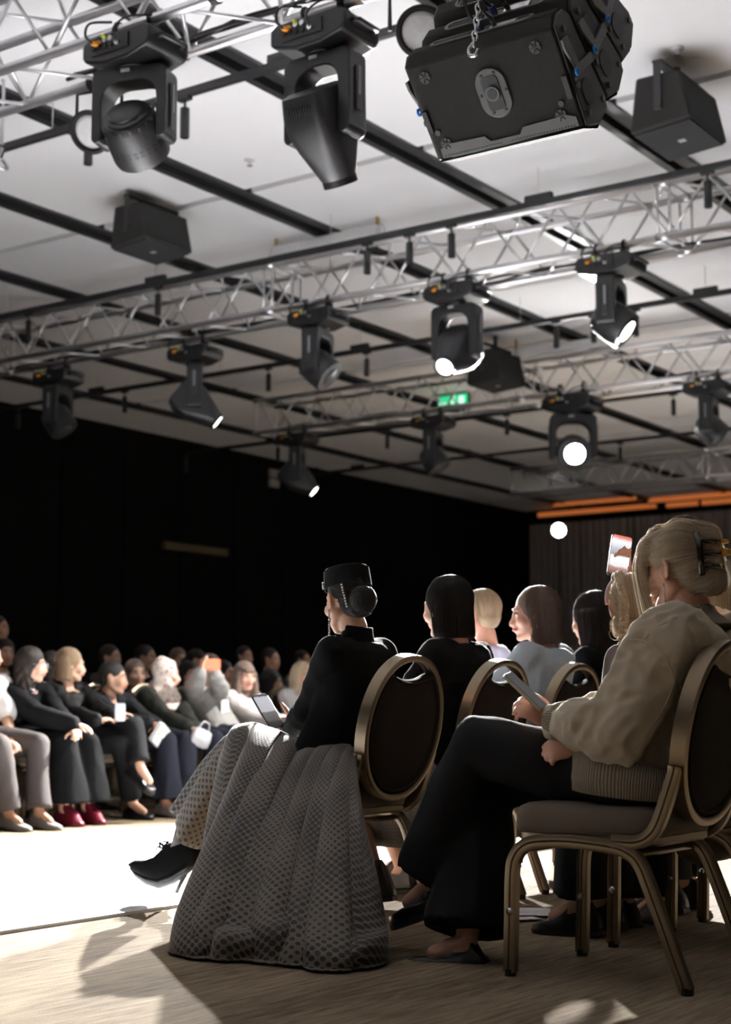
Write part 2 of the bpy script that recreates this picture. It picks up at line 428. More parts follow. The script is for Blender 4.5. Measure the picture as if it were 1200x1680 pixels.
truss(U_T[2], 4.2, 12.75, 'third aluminium truss ending in mid air, carrying the blazing lamp', joints=(8.75,))
truss(U_T[3], 6.0, 12.9, 'farthest aluminium truss at the right above the drapes', joints=(9.4,))

# cables, straps and clamps lying in the trusses
def cable(pts, r, lab, n=10):
    P = bez(pts, n); o = np.mean(P, axis=0)
    tag(MB().tube(P, r, 6).build('cable', M_cable, None, smooth=True, off=o), lab, 'cable', 'cables on the trusses').location = o
def wig(u, va, vb_, z, amp, n, seed):
    r_ = random.Random(seed)
    return [(u + r_.uniform(-amp, amp), va + (vb_ - va) * i / n, z + r_.uniform(-amp, amp) * .7) for i in range(n + 1)]
for k in range(3): cable(wig(U_T[0] + S - .06 + .03 * k, 2.6, 6.4, ZB + .05 + .015 * k, .02, 12, k), .011, ['thick black cable bundle along the nearest truss, lower strand', 'black cable along the nearest truss, middle strand', 'black cable along the nearest truss, upper strand'][k])
for k in range(2): cable(wig(U_T[1] + S - .06 + .05 * k, 4.0, 13.0, ZB + .03 + .02 * k, .025, 22, 10 + k), .011, ['black cable lying along the second truss, front strand', 'black cable lying along the second truss, rear strand'][k])
for k in range(2): cable(wig(U_T[2] + .1 + .1 * k, 4.4, 12.4, ZB + .045, .03, 18, 20 + k), .012, ['black cable lying along the third truss, front strand', 'black cable lying along the third truss, rear strand'][k])
i = 0
for u, v, z in [(0, 4.62, 0), (0, 4.52, 0), (0, 4.95, 0), (S, 4.45, 0), (S, 5.55, 0), (S, 6.25, 0), (S, 5.75, 0)]:
    b = MB().tube([(U_T[0] + u + (CR + .008) * math.cos(a), v, ZB + z + (CR + .008) * math.sin(a)) for a in np.linspace(0, 2 * PI, 17)[:-1]], .004, 6, closed=True)
    b = MB().lathe([(CR + .002, -.022), (CR + .008, -.022), (CR + .008, .022), (CR + .002, .022)], 18, (U_T[0] + u, v, ZB + z), (0, 1, 0))
    tag(b.build('cable_strap', M_cable, None, autosmooth=40), 'black hook-and-loop strap around the nearest truss, ' + ['first of a close pair on the front chord','second of a close pair on the front chord','alone on the front chord','right of the long-headed lamp on the rear chord','left of the round-headed lamp','leftmost on the rear chord','by the par can on the rear chord'][i], 'strap', 'straps on the nearest truss'); i += 1

# retracted screen bars hanging from the ceiling
def screen_bar(x0, y0, x1, y1, z, lab):
    a, b = onz(x0, y0, z), onz(x1, y1, z); a[0] = b[0] = (a[0] + b[0]) / 2
    m = (a + b) / 2; t = empty('screen_case', m, lab, 'screen case', 'white screen cases under the ceiling')
    MB().box((0, 0, 0), (0.10, abs(a[1] - b[1]), 0.11)).build('case', mat('white_case', (.62, .62, .62), .5), t, bevel=.02)
    for s in (-1, 1):
        yy = s * (abs(a[1] - b[1]) / 2 - .02)
        MB().cyl((0, yy, .05), (0, yy, H - z), .016, n=8).build('hanger', mat('brass_hook', (.4, .3, .08), .4, .7), t)
        MB().tube([(0, yy + s * .04 + .035 * math.cos(q), -.02 + .07 * math.sin(q)) for q in np.linspace(0, 2 * PI, 16)[:-1]], .008, 6, closed=True).build('hook', M_steel, t, smooth=True)
screen_bar(432, 408, 640, 386, 4.90, 'white retracted screen case behind the second track')
screen_bar(842, 581, 1005, 560, 4.85, 'white retracted screen case behind the moving head facing the camera')

# ------------------------------------------------------------------ moving heads
M_lens_on = mat('lit_lens', (1, 1, 1), 0.3, emit=(1.0, 1.0, 0.97), estr=9)
M_lens_off = mat('dark_lens', (0.04, 0.04, 0.05), 0.45, spec=.3)
M_print = mat('grey_print', (0.22, 0.22, 0.24), 0.5)
M_pale = mat('pale_label', (0.45, 0.45, 0.45), 0.5)
def rrect(w, h, r, n=5):
    P = []
    for cx, cy, a0 in ((w / 2 - r, h / 2 - r, 0), (-w / 2 + r, h / 2 - r, 90), (-w / 2 + r, -h / 2 + r, 180), (w / 2 - r, -h / 2 + r, 270)):
        for k in range(n + 1):
            a = math.radians(a0 + 90 * k / n); P.append((cx + r * math.cos(a), cy + r * math.sin(a)))
    return P
def arch(w, h, leg, top, n=10, r=0.05):
    """yoke outline in (y,z): outer rounded box hanging from z=0, inner arch cut out"""
    o = [(-w / 2, -h + .04), (-w / 2, -r)] + [(-w / 2 + r - r * math.cos(a), -r + r * math.sin(a)) for a in np.linspace(0, PI / 2, 6)[1:]]
    o += [(w / 2 - r + r * math.sin(a), -r + r * math.cos(a)) for a in np.linspace(0, PI / 2, 6)] + [(w / 2, -h + .04)]
    o += [(w / 2 - leg / 2 + leg / 2 * math.cos(a), -h + .04 - leg / 2 * math.sin(a)) for a in np.linspace(0, PI, 8)[1:]]
    iw = w / 2 - leg; rr = min(iw, .10)
    o += [(iw, -top - rr)] + [(iw - rr + rr * math.cos(a), -top - rr + rr * math.sin(a)) for a in np.linspace(0, PI / 2, 7)[1:]]
    o += [(-iw + rr - rr * math.sin(a), -top - rr + rr * math.cos(a)) for a in np.linspace(0, PI / 2, 7)]
    o += [(-w / 2 + leg / 2 + leg / 2 * math.cos(a), -h + .04 - leg / 2 * math.sin(a)) for a in np.linspace(0, PI, 8)]
    return o
def moving_head(kind, loc, pan, tilt, base_rot, lab, lit=False, lens_e=None, sc=1.0):
    """loc = centre of the base's underside (yoke bearing); pan about Z, tilt of the head from straight down"""
    t = empty('moving_head', loc, lab, 'stage light', 'moving head stage lights'); t.scale = (sc, sc, sc)
    t.rotation_euler = (0, 0, base_rot)
    # base with connector panel and carrying handles
    pr = [(-.24, .03), (-.22, 0), (-.08, -.035), (.08, -.035), (.22, 0), (.24, .03), (.24, .10), (.20, .125), (-.20, .125), (-.24, .10)]
    b = MB().prism(pr, -.155, .155, ax=(1, 2)).build('base', M_lamp, t, bevel=.014, seg=3)
    MB().box((-.158, 0.03, .055), (.012, .26, .075)).build('connector_panel', M_black, b)
    for i, (y, z) in enumerate(((-.03, .05), (.02, .05), (.06, .05), (.02, .085), (.10, .06), (.14, .055), (.06, .085))):
        MB().cyl((-.162, y, z), (-.176, y, z), .015, n=10).build('socket', M_steel if i % 3 == 0 else M_cable, b)
    MB().cyl((-.16, .11, .075), (-.205, .115, .065), .017, .012, n=10).ell((-.16, .11, .075), .02, n=10, m=6).build('power_plug', M_orange, b, smooth=True)
    MB().cyl((-.165, .06, .10), (-.19, .06, .10), .010, n=8).build('yellow_plug', M_yellow, b)
    MB().tube(bez([(-.20, .115, .065), (-.24, .13, .10), (-.22, .12, .17), (-.12, .06, .20)], 6), .007, 6).build('lead', M_cable, b, smooth=True)
    MB().tube(bez([(-.17, -.03, .05), (-.22, -.05, .10), (-.17, -.10, .17), (-.05, -.16, .21)], 6), .006, 6).build('lead', M_cable, b, smooth=True)
    for s in (-1, 1):
        MB().tube([(-.09, s * .235, .06), (-.08, s * .275, .06), (.08, s * .275, .06), (.09, s * .235, .06)], .014, 8).build('handle', M_lamp, b, smooth=True)
        MB().box((0, s * .12, .15), (.06, .05, .06)).tube([(.036 * math.cos(a), s * .12, .215 + .036 * math.sin(a)) for a in np.linspace(0, 2 * PI, 14)[:-1]], .011, 8, closed=True).build('clamp', M_black, b)
    # yoke
    y = empty_child('yoke_mount', t) if False else None
    Ry = rotz(pan - base_rot)
    w, h, leg = (.425, .41, .056) if kind == 'wash' else (.42, .46, .075)
    yk = MB().prism(arch(w, h, leg, .075), -.075, .075, ax=(1, 2), M=Ry, o=(0, 0, -.045)).lathe([(.10, -.05), (.10, -.02), (.06, 0)], 20)
    yo = yk.build('yoke', M_lamp, t, bevel=.012, seg=3)
    for s in (-1, 1):
        MB().box(Ry @ np.array([0, s * (w / 2 + .004), -.26]), (.05, .012, .24), Ry).build('side_cover', M_lamp2, yo, bevel=.008)
        MB().box(Ry @ np.array([0, s * (w / 2 + .0115), -.22]), (.016, .004, .15), Ry).build('side_print', M_print, yo)
    MB().box(Ry @ np.array([-.077, .02, -.065]), (.004, .05, .018), Ry).build('label', M_pale, yo)
    # head: local -Z is the beam direction
    piv = np.array([0, 0, -.045 - h + .075]); Rh = Ry @ roty(tilt)
    def X(mb):
        for i in range(len(mb.v)): mb.v[i] = mb.v[i] @ Rh.T + piv
        return mb
    if kind == 'wash':
        hd = MB().lathe([(0, .15), (.07, .15), (.098, .135), (.10, .11), (.133, .10), (.145, .08), (.149, .06), (.153, .02), (.155, -.02), (.156, -.12), (.148, -.150), (.118, -.153)], 36)
        ho = X(hd).build('head', M_lamp2, t, autosmooth=35)
        for k in range(26):
            a = 2 * PI * k / 26
            for zz in (.000, .022): X(MB().box((.152 * math.cos(a), .152 * math.sin(a), zz - .06), (.008, .022, .012), rotz(a))).build('vent', M_cable, ho)
        X(MB().lathe([(.1, .112), (.118, .108), (.122, .118), (.104, .124)], 30)).build('ring', M_lamp, ho, autosmooth=40)
        for k in range(18):
            a = 2 * PI * k / 18
            X(MB().box((.144 * math.cos(a), .144 * math.sin(a), .075), (.006, .010, .045), rotz(a))).build('vent', M_cable, ho)
        for s in (-1, 1): X(MB().cyl((0, s * .13, 0), (0, s * .15, 0), .05, n=18)).build('pivot', M_lamp, ho, autosmooth=40)
        X(MB().lathe([(0, -.145), (.119, -.145), (.119, -.152), (0, -.156)], 30)).build('lens', lens_e or M_lens_off, ho, smooth=True)
        R = .116
    else:
        Rr = []
        for z, wx, wy, rr, ox in ((.21, .115, .095, .035, .0), (.195, .150, .120, .04, .0), (.10, .178, .130, .05, 0), (.0, .178, .132, .06, 0), (-.08, .158, .125, .08, 0), (-.20, .115, .105, .095, 0), (-.275, .085, .085, .084, 0), (-.285, .076, .076, .0755, 0)):
            P = rrect(2 * wx, 2 * wy, rr, 6); Rr.append(np.array([(p[0] + ox, p[1], z) for p in P]))
        ho = X(MB().rings(Rr)).build('head', M_lamp2, t, autosmooth=28)
        for s in (-1, 1):
            for k in range(9):
                X(MB().box((s * .172, -.064 + k * .016, .09), (.012, .006, .11))).build('vent', M_cable, ho)
            X(MB().cyl((0, s * .12, 0), (0, s * .145, 0), .055, n=18)).build('pivot', M_lamp, ho, autosmooth=40)
        X(MB().lathe([(.085, -.262), (.092, -.262), (.092, -.295), (.074, -.295), (.074, -.285)], 30)).build('bezel', M_lamp, ho, autosmooth=40)
        X(MB().lathe([(0, -.284), (.073, -.284), (.07, -.289), (0, -.293)], 30)).build('lens', lens_e or (M_lens_on if lit else M_lens_off), ho, smooth=True)
    t.update_tag()
    beam = -Rh[:, 2]; Rb = rotz(base_rot)
    return np.asarray(loc) + sc * (Rb @ (piv + beam * (.17 if kind == 'wash' else .31))), Rb @ beam
def at_t(k, x, y):
    return onx(x, y, U_T[k] + S / 2)
def mh(kind, k, x, pan_deg, tilt_deg, lab, du=0.0, **kw):
    y0 = 400.0; zt = ZB - .215
    for _ in range(30):
        p = onx(x, y0, U_T[k] + du); y0 += (p[2] - zt) * 100
    return moving_head(kind, (p[0], p[1], zt), math.radians(pan_deg), math.radians(tilt_deg), math.radians(kw.pop('base', 0)), lab, **kw)
# first truss
mh('wash', 0, 222, 18, -56, 'round-headed black moving head on the nearest truss, top left')
mh('spot', 0, 533, 0, -30, du=S, lab='long-headed black moving head on the nearest truss, top centre')
# second truss
mh('wash', 1, 96, -70, -35, du=S, lab='dim moving head against the dark wall, leftmost on the second truss')
B6 = mh('spot', 1, 320, -50, -52, du=S, lab='moving head seen side-on on the second truss, lens sliver lit, left of centre', lit=True)
mh('wash', 1, 522, -74, -50, 'round moving head in the middle of the second truss, silvery underside')
B3 = mh('spot', 1, 750, 4, 52, 'moving head on the second truss turned to the camera with a white lit lens', lit=True)
B4 = mh('wash', 1, 1003, -78, -52, 'round moving head at the right of the second truss with a lit rim', lens_e=M_lens_on)
# third truss
B8 = mh('spot', 2, 488, -62, -50, 'moving head at the left end of the third truss, lens sliver lit', lit=True)
mh('wash', 2, 711, -72, -30, 'round moving head on the third truss under the green exit sign')
M_blaze = mat('blazing_lens', (1, 1, 1), 0.3, emit=(1.0, 1.0, 1.0), estr=500)
BS = mh('wash', 2, 940, 33, 72, sc=1.25, lab= 'blazing white moving head shining straight at the camera, third truss', lens_e=M_blaze)
mh('wash', 2, 1163, -78, -45, 'round moving head at the right edge on the third truss')

# par cans on the first truss
M_parlens = mat('frosted_lens', (0.55, 0.55, 0.56), 0.35, bump=0.4, bscale=60, coat=0.3)
def par_can(x, y, u, aim, lab, r=0.13):
    p = onx(x, y, u); t = empty('par_can', p, lab, 'stage light', 'round par cans on the nearest truss')
    d = np.asarray(aim, float); d /= np.linalg.norm(d); X_, Y_, D_ = rotframe(d)
    b = MB().lathe([(0, -.30), (.05, -.30), (.075, -.27), (.085, -.16), (r - .02, -.05), (r - .004, -.01), (r, 0), (r, .02), (r - .018, .022), (r - .022, .004)], 32, axis=d).build('can', M_lamp, t, autosmooth=35)
    MB().lathe([(0, .012), (r * .6, .008), (r - .022, .002), (r - .022, -.01), (0, -.01)], 28, axis=d).build('lens', M_parlens, t, smooth=True)
    top = np.array([.12 if u < 6 else 0, 0, ZB - p[2] - .03]); L = np.cross(d, (0, 0, 1)); L /= np.linalg.norm(L); c = -d * .10
    a1, a2 = c + L * (r + .02), c - L * (r + .02); k1, k2 = a1 + np.array([0, 0, .22]), a2 + np.array([0, 0, .22])
    MB().tube([a1, k1, k2, a2], .012, 8).build('bracket', M_black, t)
    MB().tube([(k1 + k2) / 2, (k1 + k2) / 2 + np.array([0, 0, .09])], .016, 8).lathe([(CR + .002, -.02), (CR + .014, -.02), (CR + .014, .02), (CR + .002, .02)], 16, (k1 + k2) / 2 + np.array([0, 0, .11]), (0, 1, 0)).build('clamp', M_black, t)
    return t
par_can(150, 216, U_T[0] + S, (-.72, -.18, -.55), 'black par can with pale lens beside the first moving head')
par_can(692, 52, U_T[0] + S, (-.62, -.50, -.35), 'black par can with pale lens half hidden behind the hanging speaker')
pc = onx(2, 268, 6.9)
c_ = empty('chrome_clamp', pc, 'small chrome clamp and cable at the left edge', 'clamp')
MB().tube([(.05 * math.cos(a), .05 * math.sin(a) * .6, .05 * math.sin(a)) for a in np.linspace(0, 2 * PI, 16)[:-1]], .014, 8, closed=True).build('ring', M_steel, c_, smooth=True)
MB().tube(bez([(0, 0, .04), (-.02, -.05, .09), (0, .02, .13), (.05, .1, .12)], 6), .008, 6).build('lead', M_cable, c_, smooth=True)
MB().cyl((0, .0, .05), (0.0, 0.0, H - pc[2]), .012, n=8).build('stem', M_steel, c_)

# far lit cluster lamp
lp = onx(917, 870, 27.5)
cl = empty('led_cluster_lamp', lp, 'small lit cluster lamp glowing before the far drapes', 'stage light')
MB().lathe([(0, .22), (.13, .2), (.17, .06), (.17, -.01), (.15, -.012), (.15, .0), (0, .0)], 24, axis=(.75, .45, 0)).build('can', M_lamp, cl, autosmooth=40)
M_cell = mat('lit_cell', (1, 1, 1), .3, emit=(1, 1, .97), estr=16)
X_, Y_, D_ = rotframe((-.82, -.57, -.1))
for rr, n in ((0, 1), (.062, 6), (.118, 12)):
    for k in range(n):
        a = 2 * PI * k / n; q = X_ * rr * math.cos(a) + Y_ * rr * math.sin(a) + D_ * .012
        MB().cyl(q, q + D_ * .01, .024, n=10).build('led_cell', M_cell, cl)
MB().cyl((.12, .07, 0), (.12, .07, -lp[2]), .02, n=8).build('stand_pole', M_black, cl)
MB().box((.12, .07, -lp[2] + .01), (.5, .5, .02)).build('stand_base', M_black, cl)

# ceiling speakers
M_spk = mat('speaker_black', (0.024, 0.023, 0.022), 0.8, bump=0.2, bscale=250, spec=.2)
M_grille = mat('speaker_grille', (0.03, 0.03, 0.032), 0.9, bump=0.3, bscale=700, spec=.15)
def ceiling_speaker(u, v, z, yaw, lab, grille=True, sc=1.0):
    t = empty('ceiling_speaker', (u, v, z), lab, 'speaker', 'black ceiling speakers'); t.rotation_euler = (0, 0, yaw); t.scale = (sc,) * 3
    # trapezoid box: narrow top, grille face tilted down; built in (x,z), extruded along y
    pr = [(-.20, .30), (.13, .30), (.21, -.06), (-.25, -.10)]
    b = MB().prism(pr, -.33, .33, ax=(0, 2)).build('cabinet', M_spk, t, bevel=.02, seg=3)
    MB().prism([(-.23, -.098), (.19, -.063), (.188, -.078), (-.232, -.113)], -.30, .30, ax=(0, 2)).build('grille', M_grille, t, bevel=.004)
    MB().box((.0, 0, -.092), (.05, .05, .012), roty(-.085)).build('badge', M_print, t)
    for s in (-1, 1):
        MB().box((-.03, s * .338, .21), (.06, .012, .36)).cyl((-.03, s * .33, .06), (-.03, s * .352, .06), .03, n=12).build('bracket', M_black, t, bevel=.004)
    MB().box((-.03, 0, .385), (.07, .69, .014)).build('bracket_bar', M_black, t)
    MB().cyl((-.03, 0, .39), (-.03, 0, H - z), .03, n=10).build('mount', M_black, t)
    return t
ceiling_speaker(9.30, 8.68, H - .40, math.radians(-90), sc=.88, lab= 'black trapezoid speaker under the ceiling at the left, above the second track')
ceiling_speaker(9.30, 3.95, H - .45, math.radians(-90), sc=.93, lab= 'black trapezoid speaker under the ceiling beside the hanging array, top right')
ceiling_speaker(15.12, 8.74, H - .52, math.radians(-90), 'black ceiling speaker behind the moving head facing the camera', sc=.95)

# ------------------------------------------------------------------ hanging line array
M_arr = mat('array_paint', (0.030, 0.028, 0.026), 0.8, spec=.2, bump=0.55, bscale=420)
M_arrside = mat('array_side', (0.011, 0.011, 0.012), 0.5, bump=0.2, bscale=420)
M_arrg = mat('array_panel_grey', (0.055, 0.055, 0.052), 0.45)
M_blue = mat('blue_tag', srgb(60, 140, 220), .4)
arr = empty('line_array_speaker', (5.113, 2.891, 2.95), 'big black line array of stacked cabinets hung on a chain', 'speaker')
W2 = 0.323
a0 = math.atan2(-.773, .633)       # front direction: along the runway and steeply down
def arr_frame(ang, org):
    fx = np.array([math.cos(ang), 0, math.sin(ang)]); up = np.array([-math.sin(ang), 0, math.cos(ang)])
    return fx, up, np.asarray(org, float)
ang, org = a0, (0, 0, 0)
for ci in range(3):
    fx, up, og = arr_frame(ang, org)
    R = np.stack([fx, (0, 1, 0), up], axis=1)
    pr = [(0, 0), (-.385, 0), (-.43, .05), (-.43, .115), (-.385, .165), (-.04, .25), (.02, .235), (.045, .12)]
    cb = MB().prism(pr, -W2, W2, ax=(0, 2), M=R, o=og).build('cabinet', M_arr, arr, bevel=.008, seg=2)
    MB().prism([(.0, -.002), (.047, .12), (.022, .238), (.028, .240), (.056, .12), (.008, -.004)], -W2 + .004, W2 - .004, ax=(0, 2), M=R, o=og).build('front_grille', mat('black_mesh', (.004, .004, .004), .95, spec=.05), cb)
    loc = lambda x, y, z: R @ np.array([x, y, z]) + og
    for s in (-1, 1):
        MB().prism([(-.39, .01), (-.42, .052), (-.42, .113), (-.385, .155), (-.04, .24), (.015, .225), (.04, .12), (.0, .01)], s * W2, s * (W2 + .012), ax=(0, 2), M=R, o=og).build('side_panel', M_arrside, cb, bevel=.004)
        for xx in (-.10, -.27):
            P = [(x + xx, z + .10) for x, z in rrect(.10, .09, .035)]
            MB().prism(P, s * (W2 + .013), s * (W2 + .016), ax=(0, 2), M=R, o=og).build('grip', M_cable, cb)
        MB().prism([(-.335, .0), (-.335, .05), (-.22, .075), (-.22, .20), (-.18, .20), (-.18, .05), (-.30, .0)], s * (W2 + .014), s * (W2 + .028), ax=(0, 2), M=R, o=og).build('rigging_link', M_arrg, cb, bevel=.003)
        for xx, zz in ((-.36, .06), (-.03, .05), (-.03, .20), (-.15, .03), (-.19, .18)):
            MB().cyl(loc(xx, s * (W2 + .012), zz), loc(xx, s * (W2 + .022), zz), .013, n=10).build('bolt', M_arrg, cb)
        MB().tube([loc(-.20 + .012 * math.cos(q), s * (W2 + .03), .03 + .012 * math.sin(q)) for q in np.linspace(0, 2 * PI, 12)[:-1]], .006, 6, closed=True).build('blue_pin', M_blue, cb, smooth=True)
    if ci == 0:   # underside with pole cup, feet marks and perforated strip
        cup = MB().prism([(x, y) for x, y in rrect(.20, .135, .0655, 8)], -.008, .004, ax=(0, 1), M=R, o=loc(-.21, -.01, 0)).build('pole_cup', M_arrg, cb, bevel=.004)
        MB().prism([(x, y) for x, y in rrect(.135, .07, .015, 4)], -.012, .0, ax=(0, 1), M=R, o=loc(-.21, -.01, 0)).build('slot', M_cable, cup)
        MB().cyl(loc(-.21, -.01, -.006), loc(-.21, -.01, -.020), .030, n=18).build('socket', M_arrg, cup, autosmooth=40)
        MB().cyl(loc(-.21, -.01, -.018), loc(-.21, -.01, -.0215), .021, n=16).build('hole', M_cable, cup)
        for q in range(6):
            a = 2 * PI * q / 6 + .5; MB().cyl(loc(-.21 + .086 * math.cos(a), -.01 + .055 * math.sin(a), -.006), loc(-.21 + .086 * math.cos(a), -.01 + .055 * math.sin(a), -.012), .006, n=8).build('screw', M_black, cup)
        for x, y in ((-.335, .255), (-.335, -.235), (-.06, .265), (-.06, -.25)):
            f_ = MB().lathe([(.0, -.004), (.024, -.004), (.027, -.001), (.027, .003), (0, .003)], 18, loc(x, y, 0), up).build('foot_socket', M_black, cb)
            for q in range(3):
                d = np.array([math.cos(q * PI / 3 + .4), math.sin(q * PI / 3 + .4)]) * .022
                MB().tube([loc(x - d[0], y - d[1], -.006), loc(x + d[0], y + d[1], -.006)], .003, 5).build('spoke', M_arrg, f_)
        for x, y in ((-.11, .285), (-.105, -.265)):
            MB().lathe([(0, -.005), (.012, -.005), (.013, 0)], 14, loc(x, y, 0), up).build('screw', M_black, cb)
        MB().prism([(-.045, -.31), (-.005, -.31), (-.005, .30), (-.045, .30), (-.06, .26), (-.055, .09), (-.03, .07), (-.03, -.06), (-.055, -.08), (-.06, -.27)], -.006, 0, ax=(0, 1), M=R, o=og).build('grille_edge', M_arrg, cb, bevel=.002)
        for q in range(46):
            yy = -.29 + q * .0128
            if abs(yy) > .02: MB().cyl(loc(-.012, yy, -.005), loc(-.012, yy, -.0075), .0042, n=6).build('perforation', M_cable, cb)
        for s in (-1, 1): MB().box(loc(-.16, s * (W2 - .012), -.004), (.09, .022, .012), R).build('latch', M_cable, cb)
    # rear connection recess
    fr = MB().rings([np.array([loc(-.4315 - dx, y * k, .0825 + z * k2) for y, z in rrect(.46, .062, .03)]) for dx, k, k2 in ((0, 1, 1), (.005, .99, .97), (.005, .93, .75), (0, .93, .75))], cap=False).build('recess_frame', M_arrg, cb)
    MB().prism([(y, z) for y, z in rrect(.43, .046, .02)], -.002, .002, ax=(1, 2), M=R, o=loc(-.431, 0, .0825)).build('recess', M_cable, cb)
    for q in range(18): MB().box(loc(-.434, .20 - q * .0085, .0825), (.006, .003, .04), R).build('fin', M_black, cb)
    MB().box(loc(-.434, -.10, .0825), (.006, .11, .038), R).build('amplifier_plate', M_steel, cb)
    MB().cyl(loc(-.434, .0, .085), loc(-.47, .0, .075), .013, n=10).build('connector', mat('blue_connector', srgb(40, 60, 110), .4), cb)
    MB().cyl(loc(-.434, -.06, .085), loc(-.465, -.06, .075), .010, n=10).build('connector', M_cable, cb)
    for yy, hh in ((0.0, .35), (-.06, .40)):
        s_ = loc(-.468, yy, .076)
        MB().tube(bez([s_, s_ + np.array([-.05, .01, .02]), s_ + np.array([-.05, .03, .12]), s_ + np.array([.02, .06, hh])], 6), .006, 6).build('lead', M_cable, cb, smooth=True)
    if ci == 0: MB().box(loc(-.40, -.27, .03), (.003, .045, .009), R @ roty(.73)).build('badge', M_pale, cb)
    org = loc(-.385, 0, .165) - arr_frame(ang + math.radians(13), (0, 0, 0))[0] * -.385
    ang += math.radians(13)
# chain in front of the rear panels
ch = empty('lifting_chain', onx(778, 70, 4.80), 'galvanised steel chain with hook hanging down the rear of the line array', 'chain')
M_galv = mat('galvanised', (.62, .63, .64), .28, .9)
lm = MB().tube([((.009 * math.cos(a)), 0, .019 * math.sin(a)) for a in np.linspace(0, 2 * PI, 13)[:-1]], .0042, 6, closed=True).mesh('link'); fix_normals(lm); lm.materials.append(M_galv)
for k in range(24):
    o = link('link', lm, None, ch, smooth=True); o.location = (.004 * k, -.0015 * k, .028 * k); o.rotation_euler = (0, .12, PI / 2 * (k % 2) + .5)
MB().tube(bez([(0, 0, 0), (0, .02, -.02), (0, .018, -.045), (0, -.008, -.05), (0, -.02, -.03)], 6), .008, 8).build('hook', M_galv, ch, smooth=True)

# ------------------------------------------------------------------ light thrown by the lit heads
def beam_light(B, tgt, watts, deg, name, rad=.05, **k):
    p = B[0] + B[1] * .06
    return spot(name, tuple(p), tgt, watts, deg, rad=rad, **k)
beam_light(BS, (5.0, 3.1, 0.9), 30000, 44, 'blazing_lamp_beam', rad=.10, blend=.6)
beam_light(B3, (5.0, 5.4, 0), 13500, 60, 'head_beam', blend=.8)
beam_light(B4, (8.7, 7.4, 0.8), 2100, 50, 'head_beam', blend=.7)
beam_light(B6, (3.4, 3.3, 0.0), 9000, 32, 'head_beam', blend=.6)
beam_light(B8, (18.0, 7.0, 0), 15000, 60, 'head_beam', blend=.8)
# ------------------------------------------------------------------ banquet chairs
M_gold = mat('champagne_metal', (0.235, 0.185, 0.125), 0.36, 0.9, var=0.1, scale=10)
M_seat = mat('taupe_seat_fabric', (0.135, 0.100, 0.072), 0.9, var=0.25, scale=500, bump=0.4, bscale=900, sheen=.2)
M_backfab = mat('dark_back_fabric', (0.020, 0.015, 0.012), 0.9, spec=.15, var=0.2, scale=300, bump=0.3, bscale=700)
def sweep(path, prof, closed=False, plane_n=None):
    """sweep a 2d profile (n,b) along a path; b stays along plane_n"""
    P = [np.asarray(p, float) for p in path]; m = len(P); R = []
    for i in range(m):
        d = (P[(i + 1) % m] - P[i - 1]) if closed else (P[min(i + 1, m - 1)] - P[max(i - 1, 0)])
        d = d / np.linalg.norm(d); b = plane_n - d * (plane_n @ d); b /= np.linalg.norm(b); n = np.cross(b, d)
        R.append(np.array([P[i] + n * q[0] + b * q[1] for q in prof]))
    return R
FL = [(-.019, -.011), (-.019, .011), (-.012, .0135), (-.003, .0135), (0, .009), (.003, .0135), (.012, .0135), (.019, .011), (.019, -.011), (.012, -.0135), (.003, -.0135), (0, -.009), (-.003, -.0135), (-.012, -.0135)]
